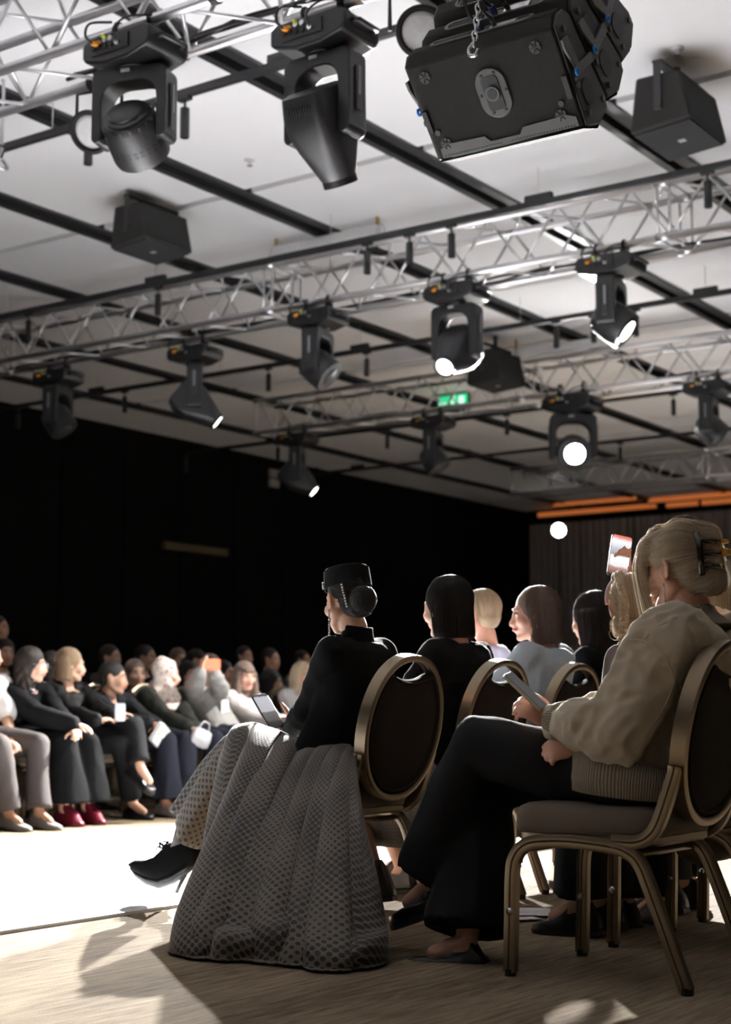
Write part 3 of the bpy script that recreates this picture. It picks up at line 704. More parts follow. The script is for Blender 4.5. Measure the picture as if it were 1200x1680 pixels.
def chair_proto():
    t = empty('banquet_chair', (0, 0, 0), 'x', 'chair')
    side = [(.268, 0.012), (.262, .16), (.257, .29), (.245, .335), (.216, .366), (.17, .38), (.064, .385), (-.06, .376), (-.105, .364), (-.138, .338), (-.17, .27), (-.268, .012)]
    for s in (-1, 1):
        P = bez([(x, s * .222, z) for x, z in side], 5)
        MB().rings(sweep(P, FL, plane_n=np.array([0, 1.0, 0]))).build('leg_frame', M_gold, t, autosmooth=50)
        for x in (.268, -.269): MB().cyl((x, s * .222, 0), (x, s * .222, .02), .017, n=10).build('glide', M_cable, t)
        st = bez([(-.06, s * .222, .392), (-.13, s * .222, .392), (-.172, s * .224, .41), (-.204, s * .226, .455), (-.250, s * .228, .575), (-.256, s * .230, .60)], 5)
        MB().rings(sweep(st, FL, plane_n=np.array([0, 1.0, 0]))).build('back_stile', M_gold, t, autosmooth=50)
        MB().cyl((.262, s * .205, .18), (.262, s * .236, .18), .011, n=10).build('stud', M_steel, t, smooth=True)
    def ovp(a, k=1.0, dx=0.0):
        z = .69 + .247 * k * math.sin(a); y = .232 * k * (1 if True else 0) * math.copysign(abs(math.cos(a)) ** .9, math.cos(a))
        return np.array([-.25 - .2 * (z - .56) + dx, y, z])
    nb = np.array([1, 0, .2]); nb /= np.linalg.norm(nb)
    rp = [(-.012, -.022), (-.012, .022), (0, .026), (.012, .022), (.012, .005), (.008, 0), (.012, -.005), (.012, -.022), (0, -.026)]
    MB().rings(sweep([ovp(a) for a in np.linspace(0, 2 * PI, 57)[:-1]], rp, True, nb), closed=True).build('back_rim', M_gold, t, autosmooth=50)
    # padded oval back with a hand grip cut into its top edge
    out = []
    for a in np.linspace(PI / 2 + .60, PI / 2 - .60 + 2 * PI, 52): out.append(ovp(a, .955))
    a_, b_ = out[-1], out[0]
    for k in np.linspace(0, 1, 15)[1:-1]:
        p = a_ + (b_ - a_) * k; p = p - np.array([-.2, 0, 1]) * .028 * math.sin(PI * k) ** .8; out.append(p)
    out = np.array(out); c = out.mean(0)
    MB().rings([c + (out - c) * k + nb * d for k, d in ((.0, -.022), (.5, -.022), (.96, -.02), (1, -.008), (1, .010), (.95, .028), (.5, .036), (.0, .036))], cap=False).build('back_pad', M_backfab, t, smooth=True)
    ins = out * 1.0
    MB().rings([c + (out - c) * k + nb * d for k, d in ((.91, -.0215), (.93, -.0265), (.955, -.0265), (.965, -.020))], cap=False).build('piping', M_backfab, t, smooth=True)
    # seat: pan and upholstered cushion
    ou = np.array([(x + .045, y) for x, y in rrect(.445, .43, .07, 6)])
    sh = lambda k, z, dip=0: np.array([(.045 + (x - .045) * k, y * k, z - dip * (1 - k)) for x, y in ou])
    MB().rings([sh(.93, .385), sh(.97, .378), sh(1.0, .385), sh(1.0, .402), sh(.96, .406)]).build('seat_pan', M_gold, t, autosmooth=40)
    MB().rings([sh(.95, .400), sh(1.01, .405), sh(1.025, .425), sh(1.02, .452), sh(.985, .474), (sh(.9, .484)), sh(.6, .490), sh(.2, .490)]).build('seat_cushion', M_seat, t, smooth=True)
    MB().tube([(.20, -.21, .36), (.20, .21, .36)], .011, 8).tube([(-.10, -.21, .352), (-.10, .21, .352)], .011, 8).build('cross_bar', M_gold, t, smooth=True)
    return t
CH0 = chair_proto(); CH_USED = [False]
def chair(u, v, az, lab, group='banquet chairs of the near rows'):
    o = CH0 if not CH_USED[0] else copy_tree(CH0)
    CH_USED[0] = True
    o.location = (u, v, 0); o.rotation_euler = (0, 0, math.radians(az)); o['label'] = lab; o['group'] = group
    return o

# ------------------------------------------------------------------ people: mesh tools
def remesh(mb, name, voxel, smooth=3, fac=0.5):
    me = mb.mesh(name); o = bpy.data.objects.new('tmp', me); COL.objects.link(o)
    m = o.modifiers.new('r', 'REMESH'); m.mode = 'VOXEL'; m.voxel_size = voxel; m.adaptivity = 0
    if smooth:
        s = o.modifiers.new('s', 'SMOOTH'); s.iterations = smooth; s.factor = fac
    dg = bpy.context.evaluated_depsgraph_get(); dg.update()
    r = bpy.data.meshes.new_from_object(o.evaluated_get(dg)); r.name = name
    bpy.data.objects.remove(o); bpy.data.meshes.remove(me)
    return r
def get_v(me):
    a = np.empty(len(me.vertices) * 3); me.vertices.foreach_get('co', a); return a.reshape(-1, 3)
def get_n(me):
    a = np.empty(len(me.vertices) * 3); me.vertex_normals.foreach_get('vector', a); return a.reshape(-1, 3)
def set_v(me, V):
    me.vertices.foreach_set('co', np.ascontiguousarray(V).ravel()); me.update()
def vnoise(P, seed=0, k=7):
    """cheap smooth 3d noise: a few random plane waves"""
    r = np.random.default_rng(seed); out = np.zeros(len(P))
    for i in range(k):
        d = r.normal(size=3); d /= np.linalg.norm(d); out += np.sin(P @ d * r.uniform(.6, 1.6) * 2 * PI + r.uniform(0, 6.28) + 1.5 * np.sin(P @ np.roll(d, 1) * 4 + i))
    return out / math.sqrt(k)
def wrinkle(me, amp, freq, seed, squash=(1, 1, 1)):
    V = get_v(me); Nn = get_n(me)
    n = vnoise(V * freq * np.array(squash), seed)
    n = np.abs(n); set_v(me, V + Nn * ((.6 - n) * amp)[:, None])

def skinmat(name, col):
    m = mat(name, col, 0.48, var=0.10, scale=25, bump=0.05, bscale=300, spec=.35)
    b = m.node_tree.nodes['Principled BSDF']; b.inputs['Subsurface Weight'].default_value = 0.12
    b.inputs['Subsurface Radius'].default_value = (.012, .005, .003); b.inputs['Subsurface Scale'].default_value = 1.0
    return m
SK1 = skinmat('skin_light', (0.56, 0.335, 0.235)); SK2 = skinmat('skin_tan', (0.44, 0.245, 0.16)); SK3 = skinmat('skin_rosy', (0.60, 0.33, 0.24))
M_lip = mat('lips', (0.36, 0.09, 0.085), .4); M_eye = mat('eye_white', (.7, .68, .65), .15); M_iris = mat('iris_brown', (.03, .018, .01), .1)
def hairmat(name, c1, c2, rough=.55):
    if name in MATS: return MATS[name]
    m = bpy.data.materials.new(name); m.use_nodes = True; nt = m.node_tree; N = nt.nodes; L = nt.links; b = N['Principled BSDF']
    at = N.new('ShaderNodeAttribute'); at.attribute_name = 'streak'
    n = N.new('ShaderNodeTexNoise'); n.noise_dimensions = '1D'; n.inputs['Scale'].default_value = 38; n.inputs['Detail'].default_value = 6; n.inputs['Roughness'].default_value = .75
    L.new(at.outputs['Fac'], n.inputs['W'])
    cr = N.new('ShaderNodeValToRGB'); cr.color_ramp.elements[0].position = .3; cr.color_ramp.elements[1].position = .72
    cr.color_ramp.elements[0].color = (*c1, 1); cr.color_ramp.elements[1].color = (*c2, 1)
    L.new(n.outputs['Fac'], cr.inputs['Fac']); L.new(cr.outputs['Color'], b.inputs['Base Color'])
    bp = N.new('ShaderNodeBump'); bp.inputs['Strength'].default_value = .6; bp.inputs['Distance'].default_value = .006
    L.new(n.outputs['Fac'], bp.inputs['Height']); L.new(bp.outputs['Normal'], b.inputs['Normal'])
    b.inputs['Roughness'].default_value = rough; b.inputs['Specular IOR Level'].default_value = .28
    b.inputs['Sheen Weight'].default_value = .10 if c2[0] < .1 else .7; b.inputs['Sheen Roughness'].default_value = .35; b.inputs['Sheen Tint'].default_value = (*[min(1, .35 + c * 1.2) for c in c2], 1)
    MATS[name] = m; return m
HB = hairmat('black_hair', (.004, .0035, .0035), (.018, .014, .012))
HDB = hairmat('dark_brown_hair', (.008, .005, .0035), (.028, .017, .012))
HBR = hairmat('brown_hair', (.085, .055, .042), (.20, .135, .105))
HLB = hairmat('light_brown_hair', (.14, .085, .045), (.28, .18, .10))
HBL = hairmat('blonde_hair', (.30, .21, .125), (.60, .47, .32))
HAB = hairmat('ash_blonde_hair', (.30, .215, .14), (.66, .54, .40))

def unit(v):
    v = np.asarray(v, float); return v / (np.linalg.norm(v) + 1e-12)
def az(deg):
    a = math.radians(deg); return np.array([math.cos(a), math.sin(a), 0.0])
def ik(a, c, l1, l2, pole):
    a, c = np.asarray(a, float), np.asarray(c, float); d = c - a; D = np.linalg.norm(d)
    if D > .985 * (l1 + l2): k = D / (.985 * (l1 + l2)); l1 *= k; l2 *= k
    x = (l1 * l1 - l2 * l2 + D * D) / (2 * D); h = math.sqrt(max(l1 * l1 - x * x, 0)); d = d / D
    p = np.asarray(pole, float); p = unit(p - d * (p @ d)); return a + d * x + p * h

def add_head(mb, R, c, s=1.0, ears=True):
    X = lambda p: R @ (np.asarray(p, float) * s) + c
    E = lambda p, r, M=None: mb.ell(X(p), np.asarray(r if not np.isscalar(r) else (r,) * 3, float) * s, R if M is None else R @ M, 20, 14)
    C = lambda pts, rr: mb.chain([X(p) for p in pts], [q * s for q in rr], 10)
    E((-.012, 0, .032), (.094, .074, .084)); E((.016, 0, .0), (.072, .066, .09)); E((.030, 0, -.05), (.056, .05, .058))
    C([(-.01, .052, -.045), (.03, .044, -.078), (.066, .014, -.098)], [.022, .018, .016]); C([(-.01, -.052, -.045), (.03, -.044, -.078), (.066, -.014, -.098)], [.022, .018, .016])
    E((.070, 0, -.097), (.018, .02, .017))
    for q in (-1, 1):
        C([(.080, q * .014, .030), (.070, q * .042, .028)], [.012, .011]); E((.058, q * .042, -.024), (.03, .024, .026))
        E((.074, q * .032, .006), (.014, .018, .012))
        C([(.094, q * .012, -.034), (.086, q * .016, -.030)], [.0085, .007])
        C([(.093, 0, -.054), (.085, q * .020, -.058)], [.0085, .005]); C([(.090, 0, -.066), (.083, q * .017, -.062)], [.009, .005])
        if ears:
            E((-.004, q * .074, .0), (.016, .007, .031), rotz(q * .35) @ roty(-.2)); C([(-.018, q * .082, -.018), (-.022, q * .086, .010), (-.012, q * .084, .030), (.006, q * .078, .028)], [.005, .0055, .0055, .004]); E((-.003, q * .076, -.03), (.008, .006, .009))
    C([(.086, 0, .024), (.096, 0, -.008), (.107, 0, -.032)], [.0085, .009, .0125])
def face_bits(par, R, c, s, off, brow=None, lip=None):
    X = lambda p: R @ (np.asarray(p, float) * s) + c - off
    for q in (-1, 1):
        e = MB().ell(X((.0775, q * .032, .006)), np.array((.0125, .0145, .0095)) * s, R, 12, 8).build('eye', M_eye, par, smooth=True)
        MB().ell(X((.0885, q * .031, .006)), np.array((.004, .0062, .0068)) * s, R, 10, 6).build('iris', M_iris, e, smooth=True)
        MB().tube([X((.089, q * .016, .010)), X((.0885, q * .032, .0165)), X((.078, q * .049, .010))], [.002 * s, .003 * s, .002 * s], 6).build('eyelashes', M_iris, par, smooth=True)
        MB().tube([X((.0925, q * .014, .029)), X((.0885, q * .034, .036)), X((.074, q * .052, .028))], [.003 * s, .0042 * s, .002 * s], 6).build('eyebrow', brow or HDB, par, smooth=True)
    l_ = MB()
    for z, zz in ((-.054, -.0585), (-.067, -.0625)):
        l_.tube(bez([X((.083, -.022, -.0605)), X((.0965, -.009, zz + (.001))), X((.0985, 0, zz)), X((.0965, .009, zz + .001)), X((.083, .022, -.0605))], 4), [.0015 * s] + [.0045 * s] * 15 + [.0015 * s], 8)
    l_.build('lips', lip or M_lip, par, smooth=True)

def add_hand(mb, w, d, pn, side, curl=(.5, .5, .5, .5), thumb=.5, s=1.0, spread=.06):
    """w wrist, d finger direction, pn palm normal (out of the palm), side: direction of the thumb"""
    d = unit(d); pn = unit(pn - d * (np.asarray(pn) @ d)); t = unit(side - d * (np.asarray(side) @ d) - pn * (np.asarray(side) @ pn))
    R = np.stack([d, t, pn], axis=1); w = np.asarray(w, float)
    X = lambda a, b, c: w + (d * a + t * b + pn * c) * s
    mb.ell(X(.045, 0, 0), np.array((.058, .040, .017)) * s, R, 14, 9); mb.ell(X(.072, .0, -.002), np.array((.028, .041, .013)) * s, R, 14, 9)
    mb.ell(X(.035, .022, .008), np.array((.034, .02, .016)) * s, R, 12, 8)
    fl = (.068, .076, .070, .056); fy = (.030, .0105, -.0095, -.0285); fb = (.084, .088, .085, .076)
    tips = []
    for i in range(4):
        p = X(fb[i], fy[i], -.002); ang = 0.0; dd = unit(d + t * (spread * (1.5 - i)))
        pts = [X(fb[i] - .03, fy[i] * .9, 0), p]; cu = curl[i]
        for k, fr in enumerate((.46, .30, .24)):
            ang += cu * (1.0, 1.15, .8)[k]; p = p + (dd * math.cos(ang) + pn * math.sin(ang)) * fl[i] * fr * s; pts.append(p)
        mb.chain(pts, [.0088 * s, .0090 * s, .0082 * s, .0074 * s, .0062 * s], 9); tips.append((p, dd * math.cos(ang) + pn * math.sin(ang), pn * math.cos(ang) - dd * math.sin(ang)))
    p = X(.018, .026, .006); pts = [p]; ta = unit(d * .62 + t * .75 + pn * .25)
    for k, L_ in enumerate((.038, .032, .026)):
        q = unit(ta * (1 - .35 * k * thumb) + (d * .9 + pn * .35 * thumb * (k + 1) - t * .25 * k * thumb) * .6 * (k > 0)); p = p + q * L_ * s; pts.append(p)
    mb.chain(pts, [.0135 * s, .0115 * s, .0098 * s, .0078 * s], 9); tips.append((pts[-1], unit(pts[-1] - pts[-2]), unit(-t + pn * .3)))
    return tips
M_nail = mat('fingernail', (.66, .47, .42), .25)
def nails(par, tips, off, s=1.0):
    for p, d, n in tips:
        b = unit(np.cross(n, d)); R = np.stack([d, b, n], axis=1)
        MB().ell(p - n * .0052 * s + d * .0005 - off, np.array((.0062, .0047, .0016)) * s, R, 10, 6).build('fingernail', M_nail, par, smooth=True)

def loft_ring(c, fx, ly, a, b, n=20, p=2.4):
    an = np.arange(n) * 2 * PI / n; cx = np.sign(np.cos(an)) * np.abs(np.cos(an)) ** (2 / p); sy = np.sign(np.sin(an)) * np.abs(np.sin(an)) ** (2 / p)
    return c + cx[:, None] * fx * a + sy[:, None] * ly * b

def shoe(par, ank, toe_dir, up, m, off, L=.25, heel=.02, name='shoe', s=1.0, hi=.07):
    """simple closed shoe: sole outline lofted up to the ankle opening"""
    d = unit(toe_dir); u = unit(np.asarray(up) - d * (np.asarray(up) @ d)); l = np.cross(u, d); a = np.asarray(ank, float)
    sole = [(-.065, .028), (-.045, .034), (0, .032), (.05, .034), (.10, .044), (.14, .043), (.17, .032), (.19, .014)]
    k = L / .255
    def ring(sc, z, tz=0):
        P = []
        for x, y in sole: P.append(a + d * x * k * sc[0] + l * y * sc[1] * s + u * (z + tz * max(0, x)))
        for x, y in sole[::-1]: P.append(a + d * x * k * sc[0] - l * y * sc[1] * s + u * (z + tz * max(0, x)))
        return np.array(P)
    z0 = -.085 * s
    mb = MB().rings([ring((1, 1), z0, -heel / .2 * .0), ring((1.02, 1.04), z0 + .012), ring((1.0, 1.0), z0 + .03), ring((.93, .92), z0 + .05, -.08), ring((.70, .8), z0 + hi + .015, -.20), ring((.42, .74), z0 + hi + .045, -.3)])
    o = mb.build(name, m, par, smooth=True, off=off)
    MB().rings([ring((1.03, 1.06), z0 - .012), ring((1.03, 1.06), z0 + .004)]).build('sole', M_cable, o, off=off, autosmooth=40)
    return o
from mathutils.bvhtree import BVHTree
def streak_attr(me, vals):
    a = me.attributes.new('streak', 'FLOAT', 'POINT'); a.data.foreach_set('value', np.ascontiguousarray(vals, dtype=np.float32))
def hair_mesh(spec, R, c, s, par, off, voxel):
    """spec: dict(kind, m, ...) in head axes: x forward, y left, z up"""
    kd = spec['kind']; mb = MB(); g = spec.get('vol', 0.0); pole = np.array([0, 0, 1.0]); hang = 0.0
    if kd in ('bob', 'long', 'short'):
        back = spec.get('back', -.03)
        mb.ell((-.022 + spec.get('fwd', 0), 0, .036), (.098 + g, .086 + g, .096 + g), None, 24, 16)
        if kd != 'short':
            L = spec.get('len', .12); rr = []; tw = spec.get('wide', .088) + g
            for k in np.linspace(0, 1, 9):
                z = .05 - k * (L + .05); ax = (.072 + g) * (1 - .12 * k) ; cx = back - spec.get('drift', .0) * k
                rr.append(loft_ring(np.array([cx, 0, z]), np.array([1.0, 0, 0]), np.array([0, 1.0, 0]), ax, tw * (1 + spec.get('flare', .05) * k * (1.2 - k)) , 24, 2.2))
            mb.rings(rr); hang = L
        if spec.get('bangs'):
            mb.ell((.05, 0, .062), (.045, .062, .028)); mb.chain([(.086, -.035, .05), (.092, 0, .05), (.086, .035, .05)], [.014, .016, .014])
        if spec.get('locks'):     # front locks over the shoulders
            for q in (-1, 1):
                mb.chain([(.03, q * .07, .03), (.035, q * .082, -.06), (.045, q * .085, -.15), (.055, q * .08, -spec['locks'])], [.02, .028, .03, .016])
    elif kd == 'bun':
        mb.ell((-.020, 0, .046), (.094 + g, .082 + g, .081 + g), None, 24, 16); mb.ell((-.060, 0, -.005), (.054 + g, .066 + g, .062), None, 20, 12)
        pole = unit(spec.get('pole', (-.8, 0, -.35)))
        for p, r in spec.get('balls', [((-.125, 0, -.01), .045)]): mb.ell(p, r, None, 20, 14)
    elif kd == 'crop':
        mb.ell((-.026, 0, .040), (.098, .085, .094), None, 24, 16); mb.ell((-.05, 0, -.02), (.06, .07, .06), None, 20, 12)
    for pp, rr in spec.get('chains', []): mb.chain(pp, rr, 12)
    for p, r in spec.get('extra', []): mb.ell(p, r, None, 16, 10)
    me = remesh(mb, 'hair', voxel, 3)
    V = get_v(me)
    if kd == 'bun':
        x, y, d = rotframe(pole); q = V - np.array([-.02, 0, .02]); st = np.arctan2(q @ y, q @ x)
    else:
        st = np.arctan2(V[:, 1], V[:, 0] + .03)
    Nn = get_n(me)
    rip = np.sin(st * 41 + 2 * np.sin(V[:, 2] * 30)) + .7 * np.sin(st * 83 + V[:, 2] * 20)
    wav = spec.get('wave', 0.0)
    V = V + Nn * (rip * spec.get('rip', .0011))[:, None]
    if wav: V = V + Nn * (wav * np.sin(V[:, 2] * 55 + 3 * np.sin(st * 5)))[:, None] * np.clip((.03 - V[:, 2]) / .1, 0, 1)[:, None]
    set_v(me, V); streak_attr(me, st + (V[:, 2] * .2 if kd != 'bun' else 0))
    bvh = BVHTree.FromPolygons([tuple(v) for v in V], [tuple(p.vertices) for p in me.polygons]) if spec.get('strands') else None
    set_v(me, (V * s) @ R.T + c - off)
    ho = link('hair', me, spec['m'], par, smooth=True)
    if bvh:
        sm = MB(); rs = np.random.default_rng(spec.get('seed', 3)); sts = []
        for i in range(spec['strands']):
            fly = abs(rs.normal(0, spec.get('fly', .003))) + .0005; pts = []
            if kd == 'bun':
                ph = rs.uniform(-PI, PI); x, y, d = rotframe(pole); t0, t1 = rs.uniform(1.0, 2.4), rs.uniform(.1, .5)
                for k in range(9):
                    t = t0 + (t1 - t0) * k / 8; dr = d * math.cos(t) + (x * math.cos(ph) + y * math.sin(ph)) * math.sin(t); o = np.array([-.02, 0, .02])
                    h = bvh.ray_cast(Vector(o + dr * .5), Vector(-dr))
                    if h[0] is not None: pts.append(np.array(h[0]) + dr * (fly * math.sin(PI * (k + .5) / 9) + .0006))
            else:
                ph = rs.uniform(.75, 2 * PI - .75) if kd != 'crop' else rs.uniform(.6, 2 * PI - .6); dph = rs.normal(0, .10)
                zt = .125; zb = -hang * rs.uniform(.9, 1.06) if hang else -.03
                for k in range(11):
                    z = zt + (zb - zt) * (k / 10) ** 1.2; a = ph + dph * k / 10; dr = np.array([math.cos(a), math.sin(a), 0]); o = np.array([-.03, 0, z])
                    h = bvh.ray_cast(Vector(o + dr * .5), Vector(-dr))
                    if h[0] is not None: pts.append(np.array(h[0]) + dr * (fly * (k / 10) + .0006) + np.array([0, 0, fly * .6 * (1 - k / 10)]))
            if len(pts) > 4:
                n0 = sm.n; sm.tube([(p * s) @ R.T + c - off for p in pts], [spec.get('sr', .0007) * s] * (len(pts) - 1) + [.0002], 3, cap=False); sts += [rs.uniform(0, 6.3)] * (sm.n - n0)
        if sm.n:
            so = sm.build('loose_strands', spec['m'], par, smooth=True, fixn=False); streak_attr(so.data, np.array(sts)); so['kind'] = 'stuff'
    return ho

def person(label, hips, face, head, hyaw, hpitch=0.0, hroll=0.0, skin=None, hs=1.0, voxel=.010, top=None, bottom=None, hair=None, arms=None, legs=None, shoes=None, face_on=True, brow=None, group=None, sw=.155, ears=True, lip=None, slouch=.03, name='person', hand_nails=False, bulk=1.0):
    hips = np.asarray(hips, float); head = np.asarray(head, float); f = az(face); l = az(face + 90); up = np.array([0, 0, 1.0])
    off = np.array([hips[0], hips[1], 0.0]); par = empty(name, off, label, 'person', group)
    Rh = rotz(math.radians(hyaw)) @ roty(math.radians(hpitch)) @ rotx(math.radians(hroll))
    neck = head + rotz(math.radians(face)) @ np.array([-.045, 0, -.150]) * hs
    d = neck - hips; P1 = hips + np.array([0, 0, .30 * d[2]]) - f * slouch; P2 = neck - np.array([0, 0, .30 * d[2]]) - f * slouch * 1.2
    def sp(s):
        if s < 0: return hips + (P1 - hips) / np.linalg.norm(P1 - hips) * s * .5
        q = 1 - s; return q ** 3 * hips + 3 * q * q * s * P1 + 3 * q * s * s * P2 + s ** 3 * neck
    def torso(mb, infl, s0, table, wide=1.0):
        R_ = []
        for s, a, b in table:
            if s < s0: continue
            c = sp(s); t = unit(sp(min(s + .02, 1.0)) - sp(s - .02 if s > .02 else -.02)); ff = unit(np.cross(l, t))
            R_.append(loft_ring(c, ff, l, (a * bulk + infl), (b * bulk * wide + infl)))
        mb.rings(R_)
    TB = [(-.28, .07, .10), (-.2, .115, .155), (-.1, .128, .172), (0, .124, .17), (.22, .105, .142), (.42, .100, .132), (.62, .115, .15), (.80, .108, .165), (.90, .090, .155), (.96, .070, .105), (1.04, .05, .055)]
    body = MB(); torso(body, 0, -1, TB)
    add_head(body, Rh, head, hs, ears)
    body.chain([neck + up * -.02, (neck + head) / 2 + Rh @ np.array([-.015, 0, -.02]) * hs, head + Rh @ np.array([-.012, 0, -.05]) * hs], [.058 * hs, .050 * hs, .048 * hs], 14)
    topm = MB(); inf = (top or {}).get('infl', .012)
    if top: torso(topm, inf, top.get('hem', -.12), [(s, a, b) for s, a, b in TB if s <= top.get('neck', .985)], top.get('wide', 1.0))
    tips_all = []
    for sd in ('L', 'R'):
        q = 1 if sd == 'L' else -1; a = (arms or {}).get(sd)
        sh = sp(.86) + l * q * sw * bulk + up * .005
        if a is None: a = dict(hand=hips + f * .30 + l * q * .08 + up * .08, dir=f * .5 - l * q * .6 - up * .2, palm=-up)
        h = np.asarray(a['hand'], float); pole = np.asarray(a.get('pole', l * q * .5 - f * .4 - up * .8), float)
        el = ik(sh, h, .275 * a.get('k', 1), .245 * a.get('k', 1), pole)
        body.chain([sh, sh * .5 + el * .5, el, el * .55 + h * .45, h], [.052 * bulk, .045 * bulk, .037, .036, .025], 12)
        if not a.get('nohand'):
            tp = add_hand(body, h, np.asarray(a['dir'], float), np.asarray(a['palm'], float), np.asarray(a.get('thumb', -l * q)), a.get('curl', (.35, .4, .45, .5)), a.get('tc', .5), a.get('hs', .95))
            if hand_nails: tips_all += tp
        if top:
            si = top.get('slv', inf); cut = top.get('sleeve', .95)
            fo = el + (h - el) * cut if cut > 0 else sh + (el - sh) * (-cut)
            if cut > 0:
                mid = el * .5 + fo * .5
                topm.chain([sp(.84) + l * q * sw * .6, sh, sh * .5 + el * .5, el, mid, fo], [.07 * bulk + inf, .060 * bulk + si, .054 * bulk + si, .047 + si * 1.1, .042 + si * 1.1, .034 + si * top.get('cuff', .8)], 14)
            else: topm.chain([sp(.84) + l * q * sw * .6, sh, fo], [.07 * bulk + inf, .060 * bulk + si, .052 * bulk + si], 14)
    lg = legs or {}; botm = MB(); feet = []
    W = lambda p: off + f * p[0] + l * p[1] + up * p[2]
    for sd in ('L', 'R'):
        q = 1 if sd == 'L' else -1
        lp = lg.get(sd, dict(knee=(.44, q * .10, .53), ankle=(.46, q * .09, .10)))
        hj = hips + l * q * .085 - up * .02; kn, an = W(lp['knee']), W(lp['ankle'])
        td = unit(f * lp.get('toe', (1, 0, -.1))[0] + l * lp.get('toe', (1, 0, -.1))[1] + up * lp.get('toe', (1, 0, -.1))[2])
        body.chain([hj, hj * .5 + kn * .5, kn, kn * .6 + an * .4, an, an + td * .10 - up * .035], [.088 * bulk, .074 * bulk, .055, .05, .034, .026], 12)
        if bottom and bottom['kind'] == 'trousers':
            i2 = bottom.get('infl', .012); e = kn + (an - kn) * bottom.get('len', .93); wd = bottom.get('hem', .075)
            m_ = kn * .5 + e * .5; botm.chain([hj - f * .02, hj * .5 + kn * .5, kn, m_], [.090 * bulk + i2 * .5, .084 * bulk + i2, .064 + i2, (.058 + wd) / 2 + i2 * .5], 16).tube([m_, e], [(.058 + wd) / 2 + i2 * .5, wd], 20)
        feet.append((an, td, lp))
    if bottom and bottom['kind'] == 'trousers':
        torso(botm, bottom.get('infl', .012), -1, [t for t in TB if t[0] <= bottom.get('waist', .1)])
    elif bottom and bottom['kind'] == 'skirt':
        for sd in ('L', 'R'):
            q = 1 if sd == 'L' else -1; lp = lg.get(sd, dict(knee=(.44, q * .10, .53), ankle=(.46, q * .09, .10)))
            hj = hips + l * q * .085 - up * .02; kn, an = W(lp['knee']), W(lp['ankle']); e = kn + (an - kn) * bottom.get('len', .85)
            botm.chain([hj, hj * .5 + kn * .5, kn], [.115, .10, .09], 16).tube([kn, e], [.09, bottom.get('hem', .15)], 20)
        torso(botm, .014, -1, [t for t in TB if t[0] <= .1])
    bo = link('body', remesh(body, 'body', voxel, 2), skin or SK1, par, smooth=True); set_v(bo.data, get_v(bo.data) - off)
    if tips_all: nails(bo, tips_all, off)
    if face_on: face_bits(bo, Rh, head, hs, off, brow, lip)
    out = dict(par=par, body=bo, off=off, R=Rh, head=head, hs=hs, neck=neck, sp=sp, f=f, l=l)
    if top:
        me = remesh(topm, 'top', max(voxel, .009), top.get('sm', 4))
        wrinkle(me, top.get('wr', .006), top.get('wf', 5.0), int(abs(hips[0] * 100)) % 97, top.get('sq', (1, 1, 1)))
        if top.get('wr2'): wrinkle(me, top['wr2'], 8.5, 5, (1, 1, 1.6))
        to = link(top.get('name', 'top'), me, top['m'], par, smooth=True); set_v(me, get_v(me) - off); out['top'] = to
        if top.get('label'): to['label'] = top['label']
    if bottom and bottom['kind'] != 'none' and botm.n:
        me = remesh(botm, 'bottom', max(voxel, .010), 4)
        wrinkle(me, bottom.get('wr', .007), bottom.get('wf', 4.0), int(abs(hips[0] * 77)) % 97, bottom.get('sq', (1, 1, .5)))
        b2 = link(bottom['kind'], me, bottom['m'], par, smooth=True); set_v(me, get_v(me) - off); out['bottom'] = b2
    if hair:
        if hair['kind'] == 'scarf': pass
        else: out['hair'] = hair_mesh(hair, Rh, head, hs, par, off, hair.get('voxel', max(.006, voxel * .75)))
    if shoes:
        for an, td, lp in feet:
            if lp.get('noshoe'): continue
            shoe(par, an, td, lp.get('up', up * 1.0 + f * .1), shoes['m'], off, shoes.get('L', .25), 0, shoes.get('name', 'shoe'), hi=shoes.get('hi', .06))
    return out

